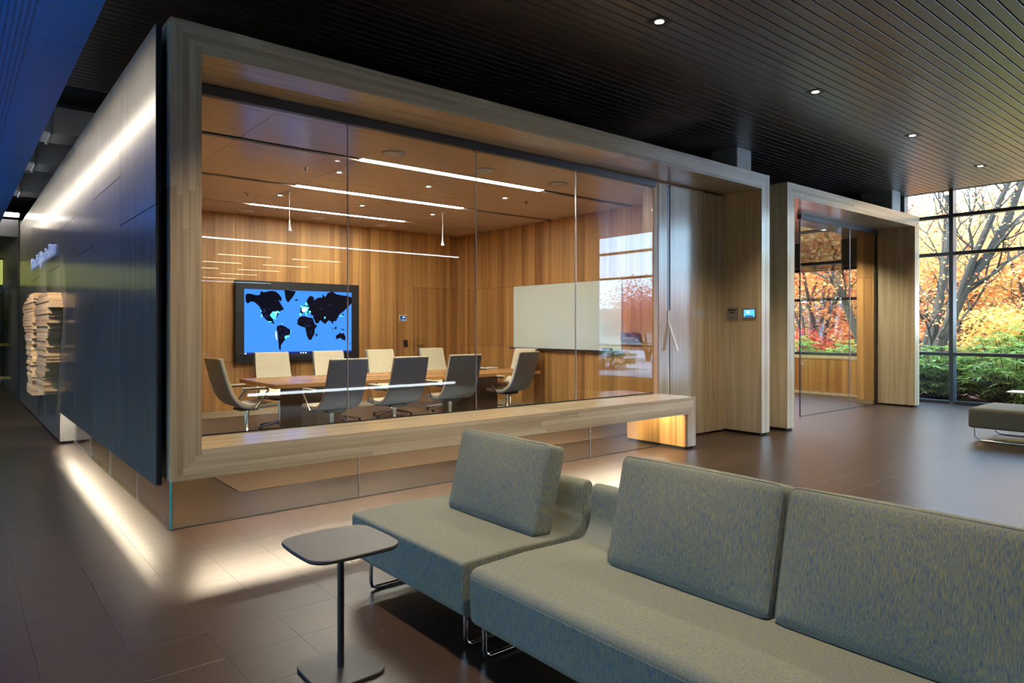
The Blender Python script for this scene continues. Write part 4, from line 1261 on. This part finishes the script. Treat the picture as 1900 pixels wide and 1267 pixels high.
# ------------------------------------------------------------------ garden outside
def ground_mat():
    m, nt, p = new_mat('garden_soil_with_leaves')
    g = N(nt, 'ShaderNodeNewGeometry')
    n1 = N(nt, 'ShaderNodeTexVoronoi'); n1.inputs['Scale'].default_value = 14
    n2 = N(nt, 'ShaderNodeTexNoise'); n2.inputs['Scale'].default_value = 3
    nt.links.new(g.outputs['Position'], n1.inputs['Vector']); nt.links.new(g.outputs['Position'], n2.inputs['Vector'])
    sp = N(nt, 'ShaderNodeSeparateColor'); nt.links.new(n1.outputs['Color'], sp.inputs[0])
    c = mixc(nt, sp.outputs[0], srgb(86, 40, 30), srgb(186, 96, 66))
    c = mixc(nt, n2.outputs[0], c, srgb(70, 52, 40))
    nt.links.new(c, p.inputs['Base Color']); p.inputs['Roughness'].default_value = .95
    return m
gr = MB().box(WX + .17, 90, -70, 70, -.45, -.06).build('ground', ground_mat()); struct(gr, 'garden soil covered with red fallen leaves outside the window')

pv = MB().box(WX + .17, 34, -45, 1.2, -.06, -.03).build('terrace', simple('pale_concrete_paving', (.55, .57, .60, 1), .8, noise=.08, nscale=3)); struct(pv, 'pale concrete terrace added outside to reflect daylight, beyond the right of the picture')  # unseen paving added to bounce daylight up to the lobby ceiling
def leaf_mat(name, cols):
    m, nt, p = new_mat(name)
    g = N(nt, 'ShaderNodeNewGeometry')
    ri = N(nt, 'ShaderNodeValToRGB'); ri.color_ramp.interpolation = 'LINEAR'
    el = ri.color_ramp.elements
    while len(el) < len(cols): el.new(.5)
    for i, c in enumerate(cols):
        el[i].position = i / (len(cols) - 1); el[i].color = c
    nt.links.new(g.outputs['Random Per Island'], ri.inputs[0])
    nt.links.new(ri.outputs[0], p.inputs['Base Color'])
    p.inputs['Roughness'].default_value = .55; p.inputs['Specular IOR Level'].default_value = .3
    out = nt.nodes['Material Output']
    tr = N(nt, 'ShaderNodeBsdfTranslucent'); nt.links.new(ri.outputs[0], tr.inputs[0])
    mx = N(nt, 'ShaderNodeMixShader'); mx.inputs[0].default_value = .45
    nt.links.new(p.outputs[0], mx.inputs[1]); nt.links.new(tr.outputs[0], mx.inputs[2]); nt.links.new(mx.outputs[0], out.inputs[0])
    return m
BARK = simple('grey_brown_bark', srgb(62, 52, 38), .9, noise=.25, nscale=14)
BARK2 = simple('dark_bark', srgb(70, 56, 46), .9, noise=.25, nscale=14)
ORANGE = leaf_mat('orange_red_leaves', [srgb(196, 84, 62), srgb(228, 140, 84), srgb(238, 176, 104), srgb(216, 108, 78)])
GOLD = leaf_mat('golden_leaves', [srgb(228, 184, 84), srgb(240, 208, 120), srgb(226, 164, 84), srgb(206, 188, 100)])
RED = leaf_mat('crimson_leaves', [srgb(176, 40, 44), srgb(206, 70, 56), srgb(222, 110, 80)])
PINK = leaf_mat('pink_leaves', [srgb(222, 90, 110), srgb(236, 130, 140), srgb(240, 160, 150)])
GREEN = leaf_mat('glossy_green_leaves', [srgb(88, 104, 38), srgb(124, 142, 54), srgb(160, 172, 80), srgb(98, 114, 46)])
LIME = leaf_mat('yellow_green_leaves', [srgb(120, 140, 50), srgb(170, 176, 70), srgb(196, 186, 80)])
TAN = leaf_mat('tan_leaves', [srgb(176, 140, 96), srgb(206, 176, 120), srgb(196, 150, 110), srgb(150, 130, 90)])

def leaves(centres, spread, n, size, flat=.35, long=1.5, droop=.2):
    """n diamond leaves scattered round the given centres, as numpy arrays"""
    c = np.array(centres)[rng.integers(0, len(centres), n)]
    p = c + rng.normal(0, 1, (n, 3)) * np.array(spread)
    a = rng.uniform(0, 2 * np.pi, n)
    d = np.stack([np.cos(a), np.sin(a), rng.normal(-droop, flat, n)], 1)
    d /= np.linalg.norm(d, axis=1)[:, None]
    u = rng.normal(0, 1, (n, 3)); u[:, 2] += 1.2
    s = np.cross(d, u); s /= np.linalg.norm(s, axis=1)[:, None] + 1e-9
    L = (size * rng.uniform(.6, 1.3, n))[:, None]
    w = L / long * .5
    return np.stack([p - d * L * .5, p + s * w, p + d * L * .5, p - s * w], 1)
def leaf_obj(quads, mat, parent, name='foliage'):
    v = quads.reshape(-1, 3) - np.array(parent.location)
    f = np.arange(len(v)).reshape(-1, 4)
    me = bpy.data.meshes.new(name)
    me.from_pydata(v.tolist(), [], f.tolist()); me.update(); me.materials.append(mat)
    o = link_mesh(name, me, parent); o['kind'] = 'stuff'
    return o
def limb(m, pts, r0, r1):
    n = len(pts)
    m.tube(pts, [r0 + (r1 - r0) * i / (n - 1) for i in range(n)], 8)
def grow(m, p, d, L, r, depth, tips):
    """recursive twiggy branching"""
    q = p
    pts = [p]
    for i in range(3):
        d = (d + Vector((random.uniform(-.25, .25), random.uniform(-.25, .25), random.uniform(-.1, .2)))).normalized()
        q = q + d * L / 3
        pts.append(q)
    limb(m, pts, r, r * .6)
    tips.append(tuple(q)); tips.append(tuple((p + q) / 2))
    if depth == 0: return
    for k in range(3):
        nd = (d + Vector((random.uniform(-.9, .9), random.uniform(-.9, .9), random.uniform(-.35, .5)))).normalized()
        grow(m, q if k else (p + q) / 2, nd, L * .72, r * .6, depth - 1, tips)
def maple(loc, limbs, label, mats, n, bark=BARK, size=.10, spread=(.5, .5, .18), group='autumn trees in the garden'):
    t = empty('maple_tree', loc); tag(t, label, 'tree', group)
    tips = []
    tm = MB()
    for pts, r0, r1 in limbs:
        limb(tm, pts, r0, r1)
    o = part(t, tm, 'trunk', bark)
    bm_ = MB()
    for pts, r0, r1 in limbs:
        for i in range(2, len(pts)):
            a, b = Vector(pts[i - 1]), Vector(pts[i])
            for k in range(2):
                d = (b - a).normalized() + Vector((random.uniform(-.8, .8), random.uniform(-1, 1), random.uniform(-.2, .6)))
                grow(bm_, a.lerp(b, random.uniform(.3, 1)), d.normalized(), .95, max(.014, r1 * .6), 2, tips)
    part(t, bm_, 'branches', bark)
    for mt, share in mats:
        leaf_obj(leaves(tips, spread, int(n * share), size), mt, t)
    return t
# big leaning maple seen through the right window
maple((17.5, 6.2, -.06), [
    ([(17.5, 6.35, -.10), (17.5, 6.155, .09), (17.5, 5.94, .75), (17.5, 5.61, 1.61), (17.4, 5.24, 2.45), (17.4, 4.84, 3.01), (17.4, 4.52, 3.68), (17.5, 4.30, 4.5), (17.4, 4.1, 5.3)], .16, .06),
    ([(17.55, 6.25, .0), (17.6, 5.92, 1.6), (17.6, 5.76, 2.9), (17.6, 5.66, 3.95), (17.6, 5.5, 5.2)], .09, .04),
    ([(17.5, 5.61, 1.61), (17.2, 5.04, 3.03), (17.1, 4.64, 3.92), (17.1, 4.35, 4.6), (17.1, 3.9, 5.4)], .08, .035),
    ([(17.7, 6.3, .3), (17.9, 6.30, 1.0), (18.0, 6.04, 2.0), (18.0, 5.93, 3.1), (18.0, 5.85, 4.5)], .085, .04)],
    'large leaning maple with orange leaves just outside the right window', [(ORANGE, .6), (GOLD, .4)], 4200, size=.075, spread=(.45, .5, .12))
# second maple seen through the portal
maple((18.2, 7.7, -.06), [
    ([(18.2, 7.6, -.1), (18.0, 7.9, 1.2), (18.0, 8.33, 2.35), (18.0, 8.54, 2.93), (18.0, 8.9, 3.8), (18.0, 9.2, 4.8)], .11, .05),
    ([(18.0, 7.9, 1.2), (18.2, 7.9, 2.4), (18.3, 7.75, 3.4), (18.3, 7.6, 4.6)], .07, .035),
    ([(18.0, 8.33, 2.35), (18.4, 8.8, 2.7), (18.8, 9.5, 3.0), (19.0, 10.2, 3.3)], .05, .025)],
    'red maple seen through the glass of the second portal', [(ORANGE, .5), (RED, .5)], 6000, size=.085, spread=(.5, .5, .12))
def far_tree(x, y, h, mats, label, n=6000, wide=1.6, size=.14):
    hs = h
    b = Vector((x, y, -.06))
    limbs = []
    for k in range(3):
        a = 2.1 * k + random.uniform(0, 1)
        e = Vector((math.cos(a) * wide * .6, math.sin(a) * wide * .6, 0))
        limbs.append(([tuple(b), tuple(b + e * .15 + Vector((0, 0, hs * .25))), tuple(b + e * .5 + Vector((0, 0, hs * .55))), tuple(b + e * .9 + Vector((0, 0, hs * .85)))], .09, .035))
    return maple(tuple(b), limbs, label, mats, n, BARK2, size, (wide * .45, wide * .45, .3))
far_tree(23.5, 5.2, 4.6, [(ORANGE, .3), (GOLD, .4), (TAN, .3)], 'orange and tan tree further back, behind the leaning maple', wide=2.2)
far_tree(25.5, 8.4, 4.0, [(GOLD, .6), (ORANGE, .4)], 'golden orange tree further back, behind the red maple', wide=2.4)
far_tree(27.0, 6.3, 4.4, [(GOLD, 1.0)], 'tall golden tree in the middle of the garden', wide=2.6)
far_tree(24.0, 11.5, 4.2, [(ORANGE, .5), (GOLD, .5)], 'orange tree at the left of the garden view', wide=2.4)
far_tree(30.0, 12.5, 5.0, [(GOLD, .4), (TAN, .6)], 'tan leaved tree at the back left of the garden', wide=3.0)
far_tree(29.0, 9.5, 4.2, [(ORANGE, .5), (GOLD, .5)], 'orange and gold tree at the back of the garden', wide=3.0)
far_tree(22.0, 3.4, 5.2, [(GOLD, .6), (ORANGE, .4)], 'yellow orange tree at the right edge of the window', wide=2.0)
far_tree(23.0, -8.2, 1.5, [(PINK, 1.0)], 'pink leaved tree mirrored in the meeting room glass', wide=1.2, size=.12)
# yellow layered maple low in the view
def low_maple(loc, h, w, mat, label, n=5000):
    t = empty('spreading_maple', loc); tag(t, label, 'tree', 'autumn trees in the garden')
    x, y, z = loc
    tips = []; m = MB()
    for k in range(9):
        a = 2 * math.pi * k / 9
        e = (x + math.cos(a) * w * random.uniform(.6, 1), y + math.sin(a) * w * random.uniform(.6, 1), h * random.uniform(.55, 1.0))
        mid = (x + (e[0] - x) * .4, y + (e[1] - y) * .4, e[2] * .75)
        limb(m, [loc, mid, e], .05, .012)
        tips += [e, mid, tuple((np.array(e) + np.array(mid)) / 2)]
    part(t, m, 'trunk', BARK2)
    leaf_obj(leaves(tips, (w * .28, w * .28, .10), n, .11, flat=.2), mat, t)
far_tree(22.0, 13.5, 4.4, [(RED, .4), (ORANGE, .6)], 'orange red tree at the far left of the garden view', wide=2.2)
far_tree(21.0, 10.4, 4.4, [(ORANGE, .6), (GOLD, .4)], 'bright orange tree close behind the red maple', wide=2.0)
far_tree(32.0, 16.5, 6.0, [(GOLD, .5), (ORANGE, .5)], 'tall gold and orange tree in front of the hedge bank on the left', wide=3.2, size=.2)
far_tree(33.0, 11.0, 6.0, [(GOLD, .5), (TAN, .5)], 'tall tan and gold tree in front of the hedge bank', wide=3.2, size=.2)
far_tree(19.5, 1.2, 4.4, [(ORANGE, .6), (GOLD, .4)], 'orange tree mirrored in the portal glass, close to the window', wide=1.8, n=6000)
far_tree(23.5, -1.2, 5.0, [(GOLD, .5), (ORANGE, .5)], 'gold and orange tree mirrored in the portal glass', wide=2.4, n=6000)
far_tree(29.0, -3.0, 6.0, [(TAN, .5), (GOLD, .5)], 'tan tree mirrored in the portal glass, farther off', wide=3.0, n=6000, size=.2)
low_maple((20.6, 5.1, -.06), 1.9, 1.3, GOLD, 'low spreading maple with golden yellow leaves')
low_maple((21.5, 9.0, -.06), 2.0, 1.5, ORANGE, 'low spreading maple with orange leaves behind the portal glass')
low_maple((19.8, 10.6, -.06), 1.3, 1.1, RED, 'low spreading maple with crimson leaves behind the portal glass', 3500)

# rhododendrons and shrubs
def rhodo(loc, h, w, label, mat=GREEN, n=90, size=.20, name='rhododendron', group='evergreen shrubs in the garden'):
    t = empty(name, loc); tag(t, label, 'shrub', group)
    x, y, z = loc
    m = MB(); qs = []
    for k in range(n):
        a = random.uniform(0, 2 * math.pi); rr = w * math.sqrt(random.random())
        top = h * (1 - .45 * (rr / w) ** 2) * random.uniform(.16, 1.0)
        e = Vector((x + rr * math.cos(a), y + rr * math.sin(a), top))
        b = Vector((x + rr * .25 * math.cos(a), y + rr * .25 * math.sin(a), z))
        if k % 2 == 0: limb(m, [tuple(b), tuple(b.lerp(e, .55) + Vector((0, 0, -.05))), tuple(e)], .016, .006)
        # whorl of long leaves
        nl = 11
        aa = np.arange(nl) * 2 * np.pi / nl + random.uniform(0, 6)
        d = np.stack([np.cos(aa), np.sin(aa), rng.uniform(-.35, .35, nl)], 1)
        d /= np.linalg.norm(d, axis=1)[:, None]
        s_ = np.cross(d, np.array([0, 0, 1.0])); s_ /= np.linalg.norm(s_, axis=1)[:, None]
        L = (size * rng.uniform(.7, 1.15, nl))[:, None]
        p0 = np.array(e)[None] + d * .01
        dz = np.array([0, 0, -.025])
        qs.append(np.stack([p0, p0 + d * L * .5 + s_ * L * .15, p0 + d * L + dz, p0 + d * L * .5 - s_ * L * .15], 1))
    part(t, m, 'stems', BARK2)
    leaf_obj(np.concatenate(qs), mat, t)
rhodo((15.6, 3.9, -.06), 1.15, 1.15, 'glossy green rhododendron right outside the window, right of the mullion', n=330)
rhodo((15.6, 5.25, -.06), 1.05, .8, 'glossy green rhododendron right outside the window, left of the mullion', n=260)
rhodo((16.6, 2.6, -.06), 1.35, 1.1, 'taller green rhododendron at the right edge of the window', n=300)
rhodo((18.6, 4.6, -.06), 1.5, 1.2, 'green rhododendron behind the leaning maple', n=300)
rhodo((17.9, 3.4, -.06), 1.75, 1.1, 'yellow green shrub behind the window rhododendron', LIME, 420, .10, 'deciduous_shrub')
rhodo((16.4, 7.3, -.06), 1.05, .9, 'green shrub under the window of the small room', n=240)
rhodo((16.6, 9.0, -.06), 1.25, 1.0, 'green shrub further left under the window of the small room', n=240)
rhodo((19.0, 8.0, -.06), 1.3, 1.2, 'olive green shrub behind the red maple', LIME, 120, .12, 'deciduous_shrub')
rhodo((20.2, 12.0, -.06), 1.5, 1.4, 'wide green shrub at the left of the garden view', n=120)
rhodo((16.2, .3, -.06), .9, 1.1, 'green rhododendron outside the window beyond the right of the picture', n=110)
rhodo((17.6, -5.6, -.06), .8, 1.0, 'green rhododendron mirrored beside the pink tree', n=110)

# hazy hedge bank at the end of the garden
def bank():
    t = empty('hedge_bank', (36, 8, -.06)); tag(t, 'long hazy bank of tan and orange hedge closing the garden', 'hedge')
    c = [(36 + random.uniform(-1.2, 1.2), random.uniform(-2, 30), random.uniform(.2, 6.6)) for _ in range(420)]
    core = MB()
    core.box(36.5, 39, -2, 30, -.06, 5.6)
    part(t, core, 'core', simple('bank_undergrowth', srgb(150, 120, 84), .95, noise=.2, nscale=2))
    leaf_obj(leaves(c, (.6, 1.0, .6), 14000, .34), TAN, t)
    leaf_obj(leaves(c, (.6, 1.0, .5), 3500, .30), ORANGE, t)
    leaf_obj(leaves(c, (.6, 1.0, .5), 3000, .30), GOLD, t)
bank()

# low building across the garden, mirrored in the glass
b = empty('low_building', (50, -24, 0)); tag(b, 'low pale building with a wide roof across the garden', 'building')
part(b, MB().box(46, 56, -40, -12, -.06, 2.6), 'wall', simple('pale_render', srgb(190, 196, 204), .8))
part(b, MB().cbox(45, 57, -41, -11, 2.6, 3.1, .05), 'roof', simple('grey_roof', srgb(120, 136, 156), .6))
wm_ = simple('dark_window', srgb(70, 90, 120), .15)
for i in range(9):
    y = -38 + i * 2.9
    f_ = part(b, MB().cbox(45.93, 46.02, y, y + 2.0, .7, 2.1, .01), 'window', M['mullion'])
    for k in range(3):
        o = MB().box(45.91, 45.93, y + .06 + k * .65, y + .62 + k * .65, .76, 2.04).build('pane', wm_, f_)
        o.location = (0, 0, 0)
far_tree(44, -15.0, 6.5, [(LIME, 1.0)], 'tall pale green tree behind the low building', n=3000, wide=3.0, size=.3)

gw = MB().box(-60, -7.2, -60, 60, -.45, -.06).build('ground_west', ground_mat()); struct(gw, 'garden soil outside the left window wall')
t = empty('hedge_bank', (-14, 5, -.06)); tag(t, 'dense green and yellow hedge outside the left window wall', 'hedge')
c = [(-14 + random.uniform(-1, 1), random.uniform(-12, 24), random.uniform(.1, 2.6)) for _ in range(240)]
part(t, MB().box(-16, -14.6, -12, 24, -.06, 2.3), 'core', simple('hedge_core', srgb(60, 76, 40), .95, noise=.2, nscale=2))
leaf_obj(leaves(c, (.5, 1.0, .4), 5000, .34), GREEN, t)
leaf_obj(leaves(c, (.5, 1.0, .4), 3500, .30), LIME, t)
